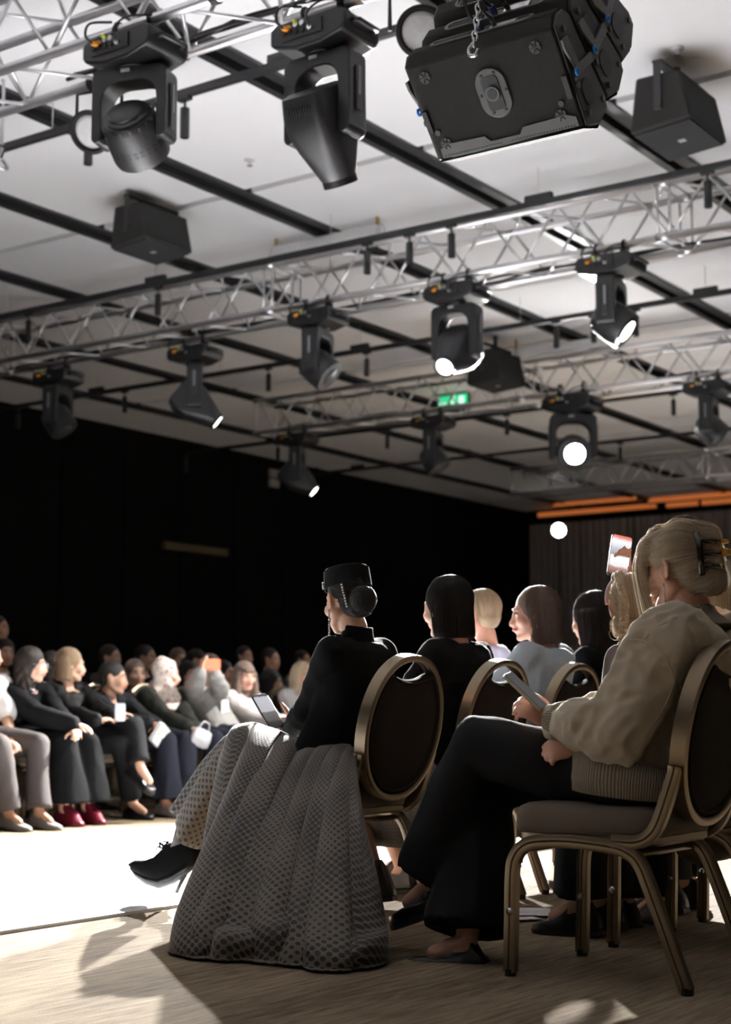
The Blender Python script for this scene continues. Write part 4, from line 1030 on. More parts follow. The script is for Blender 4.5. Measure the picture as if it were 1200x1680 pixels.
def phone(label, c, x, y, m_body, m_face, w=.074, h=.152, t=.010, name='smartphone', group='smartphones'):
    """c centre, x = width direction, y = long direction; screen faces x cross y"""
    x = unit(x); y = unit(y - x * (np.asarray(y) @ x)); z = np.cross(x, y)
    e = empty(name, (0, 0, 0), label, 'smartphone', group, M=mat4(np.stack([x, y, z], axis=1), c))
    MB().prism(rrect(w, h, .012), -t, -.001, ax=(0, 1)).build('case', m_body, e, bevel=.002)
    MB().prism(rrect(w - .006, h - .006, .009), -.001, .0008, ax=(0, 1)).build('screen', m_face, e)
    return e
def screen_mat(name, cells, estr=.8):
    """a flat lit picture made of horizontal bands along the screen"""
    m = bpy.data.materials.new(name); m.use_nodes = True; nt = m.node_tree; N = nt.nodes; L = nt.links; b = N['Principled BSDF']
    tc = N.new('ShaderNodeTexCoord'); sx = N.new('ShaderNodeSeparateXYZ'); L.new(tc.outputs['Generated'], sx.inputs['Vector'])
    nz = N.new('ShaderNodeTexNoise'); nz.inputs['Scale'].default_value = 6; nz.inputs['Detail'].default_value = 4; L.new(tc.outputs['Generated'], nz.inputs['Vector'])
    ad = N.new('ShaderNodeMath'); ad.operation = 'MULTIPLY_ADD'; ad.inputs[1].default_value = .10; L.new(nz.outputs['Fac'], ad.inputs[0]); L.new(sx.outputs['Y'], ad.inputs[2])
    sb = N.new('ShaderNodeMath'); sb.operation = 'SUBTRACT'; sb.inputs[1].default_value = .05; L.new(ad.outputs[0], sb.inputs[0])
    cr = N.new('ShaderNodeValToRGB'); cr.color_ramp.interpolation = 'EASE'; els = cr.color_ramp.elements
    els[0].position = cells[0][0]; els[0].color = (*cells[0][1], 1); els[1].position = cells[1][0]; els[1].color = (*cells[1][1], 1)
    for p, c in cells[2:]:
        e = els.new(p); e.color = (*c, 1)
    L.new(sb.outputs[0], cr.inputs['Fac']); b.inputs['Base Color'].default_value = (.01, .01, .01, 1); b.inputs['Roughness'].default_value = .1
    L.new(cr.outputs['Color'], b.inputs['Emission Color']); b.inputs['Emission Strength'].default_value = estr
    return m
# ------------------------------------------------------------------ fabrics
M_blk = mat('black_knit', (0.0045, 0.0045, 0.005), 0.9, var=.2, scale=200, bump=.2, bscale=500, spec=.12)
M_blkt = mat('black_trouser_cloth', (0.005, 0.005, 0.006), 0.85, var=.2, scale=120, bump=.15, bscale=600, spec=.2)
M_beige = mat('beige_wool', (0.45, 0.385, 0.29), 0.95, var=.10, scale=400, bump=.25, bscale=700, spec=.15, sheen=.25)
M_bluew = mat('pale_blue_cloth', (0.36, 0.43, 0.48), 0.8, var=.08, scale=60, bump=.1, bscale=400)
M_navy = mat('navy_cloth', (0.008, 0.009, 0.016), 0.85, spec=.2, var=.15, scale=80)
M_whitec = mat('white_blouse', (0.62, 0.60, 0.58), 0.8, var=.05, scale=40)
M_lilac = mat('lilac_shirt', (0.45, 0.44, 0.55), 0.8, var=.05, scale=40)
M_greyb = mat('grey_blazer', (0.24, 0.225, 0.21), 0.85, var=.12, scale=150)
M_brownt = mat('brown_trousers', (0.045, 0.035, 0.032), 0.85, var=.15, scale=90)
M_leather = mat('black_leather', (0.008, 0.008, 0.008), 0.3, bump=.15, bscale=200)
M_suede = mat('black_suede', (0.004, 0.004, 0.004), 0.95, spec=.08)
M_tights = mat('sheer_tights', (0.05, 0.032, 0.026), 0.6)

def polka_mat():
    m = bpy.data.materials.new('polka_jacquard'); m.use_nodes = True; nt = m.node_tree; N = nt.nodes; L = nt.links; b = N['Principled BSDF']
    uv = N.new('ShaderNodeUVMap'); uv.uv_map = 'UVMap'
    def vm(op, a, bval=None, b_=None):
        n = N.new('ShaderNodeVectorMath'); n.operation = op; L.new(a, n.inputs[0])
        if bval is not None: n.inputs[1].default_value = bval
        if b_ is not None: L.new(b_, n.inputs[1])
        return n.outputs['Value'] if op in ('LENGTH', 'DISTANCE') else n.outputs['Vector']
    rot = N.new('ShaderNodeVectorRotate'); rot.rotation_type = 'Z_AXIS'; rot.inputs['Angle'].default_value = PI / 4; L.new(uv.outputs['UV'], rot.inputs['Vector'])
    sc = vm('SCALE', rot.outputs['Vector']); N[-1].inputs['Scale'].default_value = 1 / .0215
    fr = vm('FRACTION', sc); ce = vm('SUBTRACT', fr, (.5, .5, 0)); ln = vm('LENGTH', ce)
    wv = N.new('ShaderNodeTexNoise'); wv.inputs['Scale'].default_value = 5.5; wv.inputs['Detail'].default_value = 0; L.new(uv.outputs['UV'], wv.inputs['Vector'])
    mr = N.new('ShaderNodeMapRange'); mr.inputs[1].default_value = .3; mr.inputs[2].default_value = .7; mr.inputs[3].default_value = .28; mr.inputs[4].default_value = .47; L.new(wv.outputs['Fac'], mr.inputs[0])
    cp = N.new('ShaderNodeMath'); cp.operation = 'SUBTRACT'; L.new(ln, cp.inputs[0]); L.new(mr.outputs[0], cp.inputs[1])
    st = N.new('ShaderNodeMapRange'); st.inputs[1].default_value = -.03; st.inputs[2].default_value = .03; L.new(cp.outputs[0], st.inputs[0])
    nz = N.new('ShaderNodeTexNoise'); nz.inputs['Scale'].default_value = 900; L.new(uv.outputs['UV'], nz.inputs['Vector'])
    ma = N.new('ShaderNodeMix'); ma.data_type = 'RGBA'; ma.inputs['A'].default_value = (.088, .070, .053, 1); ma.inputs['B'].default_value = (.155, .126, .096, 1); L.new(nz.outputs['Fac'], ma.inputs['Factor'])
    mx = N.new('ShaderNodeMix'); mx.data_type = 'RGBA'; mx.inputs['A'].default_value = (.008, .008, .008, 1); L.new(ma.outputs['Result'], mx.inputs['B']); L.new(st.outputs[0], mx.inputs['Factor'])
    L.new(mx.outputs['Result'], b.inputs['Base Color']); b.inputs['Roughness'].default_value = .7; b.inputs['Sheen Weight'].default_value = .15
    bp = N.new('ShaderNodeBump'); bp.inputs['Strength'].default_value = .35; bp.inputs['Distance'].default_value = .002; L.new(st.outputs[0], bp.inputs['Height']); L.new(bp.outputs['Normal'], b.inputs['Normal'])
    return m
M_polka = polka_mat()
def uv_grid(me, U, Vv):
    """per-vertex uv arrays -> loops"""
    ul = me.uv_layers.new(name='UVMap'); idx = np.empty(len(me.loops), dtype=np.int32); me.loops.foreach_get('vertex_index', idx)
    ul.data.foreach_set('uv', np.stack([np.asarray(U)[idx], np.asarray(Vv)[idx]], axis=1).ravel().astype(np.float32))

# ------------------------------------------------------------------ near chairs
chair(4.68, 3.40, 90, 'oval-backed banquet chair of the woman in the pillbox hat, first of the front row')
chair(5.34, 3.40, 90, 'oval-backed banquet chair of the woman with the black bob, second of the front row')
chair(5.98, 3.40, 90, 'oval-backed banquet chair of the woman in pale blue, third of the front row')
chair(6.64, 3.40, 90, 'banquet chair under the woman with long dark wavy hair')
chair(4.18, 2.00, 90, 'taupe banquet chair of the blonde woman in the beige jacket, nearest')
chair(4.84, 2.00, 90, 'banquet chair behind the nearest one, at the right edge')

# ------------------------------------------------------------------ woman in the pillbox hat
RTv, UPv, FWh = RT, np.array([0, 0, 1.0]), np.array([math.cos(YAW), math.sin(YAW), 0])
hw_head = ony(570, 988, 3.37)
hwr = ony(478, 1196, 3.74)
HW = person('woman in black top, pillbox hat and long polka-dot skirt, holding a phone', (4.68, 3.42, .575), 90, hw_head, 64, 6, 0, SK1, .97, voxel=.0055,
    top=dict(m=M_blk, infl=.008, slv=.010, neck=1.05, sleeve=.93, cuff=.9, wr=.004, wf=4, hem=-.12, name='fitted_top'),
    hair=dict(kind='bun', m=HB, vol=-.002, pole=(-.85, 0, -.30), balls=[((-.128, 0, -.012), (.05, .052, .054)), ((-.10, 0, -.045), (.03, .05, .03))], strands=160, seed=4, fly=.002),
    arms=dict(L=dict(hand=hwr, dir=unit(-RT * .85 + UPv * .35 + FWh * .3), palm=unit(UPv * .5 + RT * .35 - FWh * .75), thumb=unit(UPv * .8 + RT * .6), curl=(.50, .5, .55, .6), tc=.8, pole=(-.35, -.3, -.9)),
              R=dict(hand=(5.02, 3.78, .70), dir=(-.6, .5, 0), palm=(0, 0, -1))),
    legs=dict(L=dict(knee=(.40, .07, .575), ankle=(.56, .05, .34)), R=dict(knee=(.40, -.10, .53), ankle=(.36, -.10, .10))), face_on=False, hand_nails=True, slouch=.02, sw=.15)
hpar, hoff, hR = HW['par'], HW['off'], HW['R']
HX = lambda p: hR @ (np.asarray(p, float) * .97) + hw_head - hoff
def hx_rings(prof, tilt, o, n=40):
    T = hR @ roty(tilt); a = np.arange(n) * 2 * PI / n
    return [HX(o) + (np.stack([r * np.cos(a) * 1.03, r * np.sin(a) * .97, np.full(n, h)], axis=1)) @ T.T for r, h in prof]
M_felt = mat('black_felt', (0.007, 0.007, 0.008), .95, spec=.15)
hat = MB().rings(hx_rings([(.0, .066), (.06, .067), (.082, .064), (.0865, .060), (.0905, .0), (.0905, -.010), (.087, -.010), (.084, .05), (.0, .055)], .10, (-.012, 0, .062))).build('pillbox_hat', M_felt, hpar, autosmooth=30)
MB().tube([HX((.02, .090, .050)), HX((.012, .0935, .075))], [.004, .006], 8).build('hair_clip', M_pale, hat, smooth=True)
for k in range(9):     # pearl string around the bun
    a = k / 8; MB().ell(HX((-.082 - .012 * a, .066 - .012 * a, .052 - .085 * a)), .0042, None, 8, 6).build('pearl', mat('pearl', (.7, .68, .64), .2), HW['hair'], smooth=True)
er = HX((-.002, .081, -.036)); MBE = MB()
for k in range(15): MBE.tube([er + np.array([0, 0, -.0095 * k]) + np.array([.003 * math.cos(q) * (k % 2), .003 * math.cos(q) * (1 - k % 2), .0062 * math.sin(q)]) for q in np.linspace(0, 2 * PI, 9)[:-1]], .002, 5, closed=True)
MBE.build('chain_earring', mat('silver', (.75, .74, .72), .2, 1.0), hpar, smooth=True)
# high collar
cl = MB(); nk = HW['neck'] - hoff
cl.rings([loft_ring(nk + np.array([0, -.004, z]), np.array([0, 1.0, .15]), np.array([-1.0, 0, 0]), a, b, 24, 2) for z, a, b in ((-.03, .075, .085), (.0, .064, .068), (.035, .058, .058), (.055, .057, .056), (.056, .052, .051), (.03, .05, .05))], cap=False).build('collar', M_blk, hpar, smooth=True)
phone('black smartphone with a lit camera picture in the hand of the woman in the hat', ony(441, 1166, 3.80), RT * .72 + FWh * .62 + UPv * .12, -RT * .80 + UPv * .60, M_leather,
      screen_mat('phone_picture_runway', [(0, (.01, .01, .01)), (.16, (.02, .02, .02)), (.22, (.10, .09, .09)), (.45, (.16, .15, .15)), (.50, (.55, .54, .57)), (.9, (.60, .60, .66)), (.97, (.02, .02, .02))], .8), w=.076, h=.165)

# the skirt: a full drape from the lap to the floor on the near side, with deep folds
def skirt():
    ns, nt_ = 300, 100
    def samp(P, t):
        P = np.array(P); x = np.clip(t, 0, 1) * (len(P) - 1); i = np.minimum(x.astype(int), len(P) - 2); w_ = (x - i)[:, None]; return P[i] * (1 - w_) + P[i + 1] * w_
    top = [onx(589, 1262, 4.50), onx(586, 1238, 4.53), onx(570, 1226, 4.57), onx(540, 1226, 4.60)] + [onx(x, y, 4.62) for x, y in ((510, 1222), (480, 1214), (445, 1198), (415, 1190), (392, 1196))]
    hpx = [(590, 1560), (600, 1576), (580, 1578), (545, 1580), (505, 1577), (465, 1572), (430, 1570), (395, 1564), (360, 1564), (332, 1562), (310, 1556)]
    hem = [onz(x, y, .012) for x, y in hpx]; hem += [hem[-1] + np.array([.16, .10, 0]), hem[-1] + np.array([.4, .2, 0])]
    top = bez(top, 12); hem = bez(hem, 12)
    s = np.linspace(0, 1, ns); A = samp(top, np.where(s < .62, s * .75, .465 + (s - .62) * 1.408)); B = samp(hem, s)
    M1 = A + np.array([-.16, 0, .012]); M1[:, 1] += (B[:, 1] - A[:, 1]) * .10
    M2 = A * .22 + B * .78; M2[:, 2] = .26
    rs_ = np.random.default_rng(12); cen = np.sort((np.arange(9) + .5 + rs_.uniform(-.32, .32, 9)) / 9)
    ph = np.interp(s, np.concatenate([[0], cen, [1]]), np.concatenate([[-.5], np.arange(9), [8.6]])) * 2 * PI
    hgt = np.interp(s, cen, rs_.uniform(.5, 1.25, 9))
    side = np.array([-.80, -.60, 0]); alng = np.array([-.5, .85, 0])
    G = np.zeros((nt_, ns, 3)); UV = np.zeros((nt_, ns, 2))
    for i, t in enumerate(np.linspace(0, 1, nt_)):
        q = 1 - t; P = A * q ** 3 + 3 * M1 * t * q * q + 3 * M2 * t * t * q + B * t ** 3
        p2 = ph + .9 * math.sin(2.6 * t + 1.0) + .5 * np.sin(6 * s + 5 * t)
        crest = 2 * np.abs(np.cos(p2 / 2)) ** .7 - 1.25
        amp = (.014 + .135 * min(1, t / .9) ** 1.15) * hgt
        P = P + side * (crest * amp)[:, None] + alng * (.45 * amp * np.sin(p2))[:, None]
        P = P + side * (.007 * np.sin(p2 * 2.3 + 7 * t + 3 * s) * (.25 + t))[:, None] + np.array([0, 0, 1.0]) * (.010 * np.sin(14 * s + 9 * t) * t * q * 4)[:, None]
        k = np.clip((t - (.875 + .02 * np.sin(ph * .41 + 1))) / .10, 0, 1); kk = k * k * (3 - 2 * k)
        P[:, 2] = P[:, 2] * (1 - kk) + .010 + .022 * np.sin(kk * PI) * (1 + np.sin(ph * .77 + 2)); P = P + side * (.035 * np.sin(kk * 2.4) * (1 + .8 * np.sin(ph * .6 + 1)))[:, None]
        P[:, 2] = np.maximum(P[:, 2], .008); G[i] = P
    dl = np.linalg.norm(np.diff(G, axis=0), axis=2); UV[1:, :, 1] = np.cumsum(dl, axis=0)
    w_ = np.concatenate([[0], np.cumsum(np.linalg.norm(np.diff(G[int(nt_ * .72)], axis=0), axis=1))]); UV[:, :, 0] = w_[None, :]
    mb = MB().grid(G); U_, V_ = list(UV[:, :, 0].ravel()), list(UV[:, :, 1].ravel())
    # far half: over the lap and down the hidden side
    C = A.copy(); C[:, 0] = 5.0; C[:, 2] = .56; D = C.copy(); D[:, 0] = 5.10; D[:, 2] = .22; G2 = np.zeros((24, ns, 3))
    for i, t in enumerate(np.linspace(0, 1, 24)):
        q = t * 2; G2[i] = (A + (C - A) * q + np.array([0, 0, -.02 * math.sin(PI * q)])) if q < 1 else C + (D - C) * (q - 1)
    mb.grid(G2, flip=True); U_ += list(np.tile(w_, 24)); V_ += list(np.repeat(-np.linspace(0, .75, 24), ns))
    # the layer over the crossed leg: a flared sleeve from the thigh along the shin
    na, nb_ = 44, 72; G3 = np.zeros((na, nb_, 3)); a = np.arange(nb_) * 2 * PI / nb_
    pth = bez([onx(x, y, 4.62) for x, y in ((500, 1262), (452, 1244), (410, 1236), (378, 1262), (350, 1305), (319, 1360))], 9); pth = samp(pth, np.linspace(0, 1, na))
    rad = np.interp(np.linspace(0, 1, na), [0, .2, .4, .6, 1], [.075, .098, .100, .095, .100])
    for i in range(na):
        t = i / (na - 1); d = unit(pth[min(i + 1, na - 1)] - pth[max(i - 1, 0)]); x = unit(np.cross(np.array([1.0, 0, 0]), d)); y = unit(np.array([1.0, 0, 0]) - d * d[0])
        rr = rad[i] * (1 + (.03 + .13 * t * t) * np.sin(4 * a + 1 + 2 * t) + .04 * t * np.sin(9 * a + 1))
        G3[i] = pth[i] + np.cos(a)[:, None] * x * rr[:, None] + np.sin(a)[:, None] * y * rr[:, None] * 1.15 + d * (.03 * t * t * np.sin(2 * a + .5))[:, None]
    mb.grid(G3, closed_u=True); lw = np.concatenate([[0], np.cumsum(np.linalg.norm(np.diff(pth, axis=0), axis=1))])
    U_ += list(np.tile(a * .11, na)); V_ += list(np.repeat(lw, nb_))
    me = mb.mesh('skirt', hoff); uv_grid(me, U_, V_); o = link('skirt', me, M_polka, hpar, smooth=True)
    sol = o.modifiers.new('thick', 'SOLIDIFY'); sol.thickness = .004; sol.offset = 0
    o['label'] = 'long taupe skirt woven with black dots'
    return o
skirt()
# raised lace-up heel boot on the crossed leg, outlined in the vertical plane it swings in
def heel_boot():
    U_b = 4.60; Pb = lambda x, y: onx(x, y, U_b)
    a, b = Pb(322, 1365), Pb(270, 1400)
    d = unit(Pb(215, 1418) - Pb(318, 1400)); nrm = np.array([1.0, 0, 0]); nrm = unit(nrm - d * (nrm @ d)); u = np.cross(d, nrm); u = u if u[2] > 0 else -u
    st = [((213, 1416), (214, 1421), .012), ((222, 1411), (224, 1431), .026), ((238, 1411), (243, 1440), .036), ((255, 1405), (264, 1446), .040), ((268, 1392), (285, 1438), .036), ((280, 1382), (304, 1424), .033), ((300, 1375), (322, 1412), .032), ((322, 1376), (328, 1405), .028)]
    R = []
    for tp, bt, hw_ in st:
        t_, b_ = Pb(*tp), Pb(*bt); c = (t_ + b_) / 2; h = (t_ - b_) / 2; an = np.arange(18) * 2 * PI / 18
        R.append(c + np.cos(an)[:, None] * h + np.sin(an)[:, None] * nrm * hw_)
    bo = MB().rings(R).build('heeled_boot', M_suede, hpar, smooth=True, off=hoff)
    sh = [loft_ring((Pb(268 + 4, 1386) * (1 - k) + Pb(300 + 14 * 1, 1330) * k), unit(Pb(330, 1370) - Pb(270, 1390)), nrm, .055 - .008 * k, .042 + .003 * k, 16, 2) + (Pb(300, 1385) - Pb(272, 1386)) * (1 - k) for k in (0, .4, 1)]
    MB().rings(sh).build('shaft', M_tights, bo, smooth=True, off=hoff)
    MB().tube([Pb(316, 1408), Pb(306, 1430), Pb(296, 1450), Pb(290, 1464)], [.020, .011, .0075, .0085], 10).build('stiletto_heel', M_leather, bo, smooth=True, off=hoff)
    so = [Pb(x, y) for x, y in ((215, 1423), (226, 1434), (244, 1443), (264, 1448), (286, 1440), (306, 1427), (322, 1414))]
    MB().tube(so, [.008, .016, .024, .027, .022, .018, .016], 8).build('sole', M_leather, bo, smooth=True, off=hoff)
    for k, (x, y) in enumerate(((262, 1393), (267, 1388), (272, 1384))): MB().tube([Pb(x, y) - nrm * .02, Pb(x - 4, y - 4), Pb(x, y) + nrm * .02], .003, 6).build('lace', M_suede, bo, smooth=True, off=hoff)
    MB().tube(bez([Pb(268, 1389), Pb(262, 1382), Pb(264, 1391), Pb(270, 1388), Pb(276, 1380), Pb(272, 1390)], 5), .0035, 6).build('bow', M_suede, bo, smooth=True, off=hoff)
heel_boot()

# ------------------------------------------------------------------ front row neighbours
BOB = person('woman with a short black bob in a black jacket, seen from behind', (5.34, 3.42, .575), 90, ony(733, 998, 3.42), 84, 6, 0, SK1, 1.0, voxel=.008,
    top=dict(m=M_blk, infl=.018, slv=.016, neck=1.0, wide=1.08, name='jacket'), bottom=dict(kind='skirt', m=M_blkt, len=.4, hem=.10),
    hair=dict(kind='bob', m=HB, vol=.006, len=.135, back=-.030, wide=.086, flare=.02, strands=700, fly=.003, seed=8),
    legs=dict(L=dict(knee=(.38, .10, .55), ankle=(.02, .36, .12), toe=(1, .3, -.15)), R=dict(knee=(.42, -.12, .55), ankle=(.2, -.1, .1))), shoes=dict(m=M_leather, name='ankle_boot', hi=.10), face_on=False)
e = BOB; EX = lambda p: e['R'] @ np.asarray(p, float) + e['head'] - e['off']
for k in range(3): MB().tube([EX((-.006 + .014 * k, .084, -.018 - .012 * k)) + np.array([.004 * math.cos(q), .006 * math.sin(q) * .3, .008 * math.sin(q)]) for q in np.linspace(0, 2 * PI, 10)[:-1]], .0016, 5, closed=True).build('ear_ring', M_steel, e['par'], smooth=True)
BLU = person('woman in a pale blue blouse with a brown bob, turned in profile to the left', (5.98, 3.42, .575), 92, ony(876, 1010, 3.44), 126, 4, 0, SK3, 1.0, voxel=.008,
    top=dict(m=M_bluew, infl=.020, slv=.022, neck=.985, wide=1.06, name='blouse'), bottom=dict(kind='trousers', m=M_navy, hem=.10),
    hair=dict(kind='bob', m=HBR, vol=.006, len=.140, back=-.042, wide=.088, flare=.16, strands=700, fly=.0035, seed=11, fwd=-.004), shoes=dict(m=M_leather), face_on=True, brow=HBR)
e = BLU; EX2 = lambda p: e['R'] @ np.asarray(p, float) + e['head'] - e['off']
MB().tube([EX2((-.002, .083, -.04 - .010 * k)) for k in range(3)], [.002, .004, .003], 6).build('earring', M_steel, BLU['par'], smooth=True)
person('woman with long wavy dark brown hair, seen from behind', (6.66, 3.42, .575), 90, ony(972, 1018, 3.40), 80, 6, 0, SK2, 1.0, voxel=.010,
    top=dict(m=M_blk, infl=.016, neck=.985, name='top'), bottom=dict(kind='trousers', m=M_blkt), hair=dict(kind='long', m=HDB, vol=.012, len=.34, back=-.035, wide=.098, flare=.25, drift=.03, wave=.004, strands=420, fly=.007, seed=13), shoes=dict(m=M_leather), face_on=False)
gh = CAM + ray(1037, 998) * 5.62; gu = CAM + ray(1018, 912) * 5.98
GIRL = person('girl with blonde braids and a pink headband, filming with a raised phone', (gh[0] - .01, gh[1] - .02, .62), 60, gh, 36, 2, 0, SK3, .98, voxel=.008, bulk=.72, sw=.125,
    top=dict(m=mat('dull_jumper', (.16, .13, .125), .9), infl=.014, neck=.985, name='jumper'), bottom=dict(kind='trousers', m=M_navy),
    hair=dict(kind='bun', m=HBL, vol=.003, pole=(-.5, 0, -.75), balls=[((-.06, .05, -.06), (.04, .03, .05)), ((-.06, -.05, -.06), (.04, .03, .05))], strands=420, fly=.012, seed=21),
    legs=dict(L=dict(knee=(.02, .07, .34), ankle=(0, .07, .08)), R=dict(knee=(.02, -.07, .34), ankle=(0, -.07, .08))),
    arms=dict(R=dict(hand=gu + np.array([.0, .0, -.10]) + RT * .02 + FWh * .015, dir=unit(UPv - RT * .12), palm=unit(-FWh), thumb=RT, curl=(.42, .42, .42, .42), tc=.9, pole=unit(RT * .8 - UPv * .6), k=.8),
              L=dict(hand=gh + np.array([-.05, .10, -.55]), dir=(0, 0, -1), palm=(1, 0, 0), k=.8)),
    face_on=False, shoes=dict(m=M_leather, L=.2))
e = GIRL; GX = lambda p: e['R'] @ (np.asarray(p, float) * .98) + e['head'] - e['off']
for q in (-1, 1):          # two plaits running back over the head
    P = bez([GX((.06, q * .045, .105)), GX((.0, q * .052, .128)), GX((-.07, q * .052, .095)), GX((-.112, q * .05, .03)), GX((-.11, q * .05, -.05)), GX((-.09, q * .055, -.16))], 5)
    for k in range(len(P) - 1):
        for s_ in (-1, 1):
            d = unit(P[k + 1] - P[k]); sd = unit(np.cross(d, GX((0, 0, .02)) - P[k])); Rm = np.stack([unit(d + sd * .7 * s_), unit(np.cross(np.cross(d, sd), d + sd * .7 * s_)), unit(np.cross(d, sd))], axis=1)
            pl = MB().ell(P[k] + sd * s_ * .008, (.017, .009, .010), Rm, 10, 7).build('plait', HBL, e['hair'], smooth=True); streak_attr(pl.data, np.random.default_rng(k).uniform(0, 1, len(pl.data.vertices)) * .05 + k)
MB().tube([GX((.030, .086 * math.cos(a), .036 + .094 * math.sin(a))) for a in np.linspace(-.2, PI + .2, 30)], .009, 8).build('headband', mat('pink_band', (.50, .30, .33), .7), e['par'], smooth=True)
phone('black smartphone raised overhead, its lit screen showing the runway', gu, RT * .97 - UPv * .20 + FWh * .15, UPv * .95 + RT * .20 * -1 + FWh * .10, M_leather,
      screen_mat('phone_picture_show', [(0, (.02, .02, .02)), (.06, (.25, .12, .10)), (.18, (.45, .25, .22)), (.26, (.85, .85, .85)), (.46, (.95, .95, .95)), (.52, (.35, .35, .36)), (.6, (.5, .52, .56)), (.85, (.9, .92, .95)), (.97, (.8, .2, .15))], 1.0), w=.084, h=.168)
ubo = az(31.0 - .15) * 7.6
bh = CAM + ray(786, 1010) * 7.45
person('fair-haired boy in a lilac shirt standing by the runway', (bh[0] - .02, bh[1] - .03, .62), 100, bh, 96, 6, 0, SK3, .95, voxel=.010,
    top=dict(m=M_lilac, infl=.014, neck=.985, name='shirt'), bottom=dict(kind='trousers', m=M_navy, hem=.06), hair=dict(kind='crop', m=HBL, strands=120, fly=.003), face_on=False,
    legs=dict(L=dict(knee=(.02, .08, .34), ankle=(0, .08, .08)), R=dict(knee=(.02, -.08, .34), ankle=(0, -.08, .08))), arms=dict(L=dict(hand=bh + np.array([.12, .10, -.62]), dir=(0, 0, -1), palm=(1, 0, 0)), R=dict(hand=bh + np.array([.22, -.05, -.62]), dir=(0, 0, -1), palm=(-1, 0, 0))), shoes=dict(m=M_leather, L=.22), bulk=.8, sw=.13)
# ------------------------------------------------------------------ blonde woman in the beige jacket, nearest
bl_head = onx(1114, 938, 4.24)
blw = onx(906, 1182, 4.06); blr = onx(950, 1222, 4.05)
W0 = np.array([4.20, 1.955, 0.0])
def loc_of(p): d = np.asarray(p) - W0; return (d[1], -d[0], d[2])      # forward = +v, left = -u
kL, aL = onx(782, 1222, 4.12), onx(716, 1445, 4.22)
kR, aR = onx(800, 1275, 4.28), onx(765, 1548, 4.10)
BL = person('blonde woman in a beige wool jacket and wide black trousers, holding a phone', (4.20, 1.955, .575), 90, bl_head, 80, 6, 0, SK3, 1.06, voxel=.0052,
    top=dict(m=M_beige, infl=.044, slv=.048, neck=.985, wide=1.08, sleeve=.86, cuff=.45, hem=-.10, wr=.018, wr2=.007, wf=3.2, sq=(1.2, 1, .7), sm=5, name='jacket'),
    bottom=dict(kind='trousers', m=M_blkt, infl=.022, hem=.135, len=.92, wr=.012, wf=3.0, waist=-.05),
    hair=dict(kind='bun', m=HAB, vol=.004, pole=(-.95, 0, .1), balls=[((-.105, 0, .035), (.036, .040, .075)), ((-.112, .006, .072), (.032, .03, .03)), ((-.10, 0, -.035), (.036, .045, .045)), ((-.118, .004, .02), (.022, .028, .05))], chains=[([(.03, .04, .112), (.064, .058, .075), (.077, .066, .02), (.074, .066, -.04), (.064, .064, -.10)], [.018, .020, .019, .015, .006]), ([(.045, .03, .11), (.076, .046, .07), (.090, .050, .02), (.088, .050, -.03), (.078, .050, -.075)], [.014, .016, .014, .010, .005])], strands=900, fly=.007, seed=31, voxel=.0055),
    arms=dict(L=dict(hand=blw, dir=unit(-RT * .80 + UPv * .42 + FWh * .1), palm=unit(-UPv * .35 + FWh * .75 - RT * .2), thumb=unit(UPv * .8 + RT * .4), curl=(.55, .6, .62, .62), tc=.5, pole=(-.35, -.25, -1), k=1.04),
              R=dict(hand=blr, dir=unit(-RT * .95 - UPv * .20), palm=unit(-UPv * .5 + FWh * .7), thumb=unit(UPv * .7 - FWh * .4), curl=(.95, .95, .95, .9), tc=.9, pole=(.4, -.4, -1))),
    legs=dict(L=dict(knee=loc_of(kL), ankle=loc_of(aL), toe=(.9, .1, -.35), up=np.array([0, .35, 1.0])), R=dict(knee=loc_of(kR), ankle=loc_of(aR), toe=(1, .25, -.0))),
    shoes=dict(m=M_leather, name='loafer', L=.26, hi=.045), face_on=True, brow=HAB, hand_nails=True, slouch=.012, sw=.185, bulk=1.0)
bpar, boff, bR = BL['par'], BL['off'], BL['R']
BX = lambda p: bR @ (np.asarray(p, float) * 1.06) + bl_head - boff
def ribmat():
    m = bpy.data.materials.new('beige_rib_knit'); m.use_nodes = True; nt = m.node_tree; N = nt.nodes; L = nt.links; b = N['Principled BSDF']
    uv = N.new('ShaderNodeUVMap'); uv.uv_map = 'UVMap'; wv = N.new('ShaderNodeTexWave'); wv.inputs['Scale'].default_value = 1.0; wv.inputs['Distortion'].default_value = .3
    L.new(uv.outputs['UV'], wv.inputs['Vector']); cr = N.new('ShaderNodeValToRGB'); cr.color_ramp.elements[0].color = (.17, .14, .10, 1); cr.color_ramp.elements[1].color = (.30, .25, .185, 1)
    L.new(wv.outputs['Fac'], cr.inputs['Fac']); L.new(cr.outputs['Color'], b.inputs['Base Color']); b.inputs['Roughness'].default_value = .9
    bp = N.new('ShaderNodeBump'); bp.inputs['Strength'].default_value = .7; bp.inputs['Distance'].default_value = .004; L.new(wv.outputs['Fac'], bp.inputs['Height']); L.new(bp.outputs['Normal'], b.inputs['Normal'])
    return m
M_rib = ribmat()
def rib(name, R, nrib):
    R = np.array(R); n = R.shape[1]; G = np.concatenate([R, R[:, :1]], axis=1); me = MB().grid(G).mesh(name, boff)
    uv_grid(me, np.tile(np.linspace(0, nrib * .314, n + 1), len(R)), np.zeros(len(R) * (n + 1))); return link(name, me, M_rib, bpar, smooth=True)
sp = BL['sp']; lv = BL['l']
def tring(s, a, b, n=48):
    c = sp(s); t = unit(sp(min(s + .02, 1)) - sp(s - .02)); return loft_ring(c, unit(np.cross(lv, t)), lv, a, b, n, 2.4)
rib('hem_band', [tring(-.12, .160, .210), tring(-.13, .182, .234), tring(-.05, .190, .243), tring(.06, .190, .243), tring(.13, .168, .220)], 150)
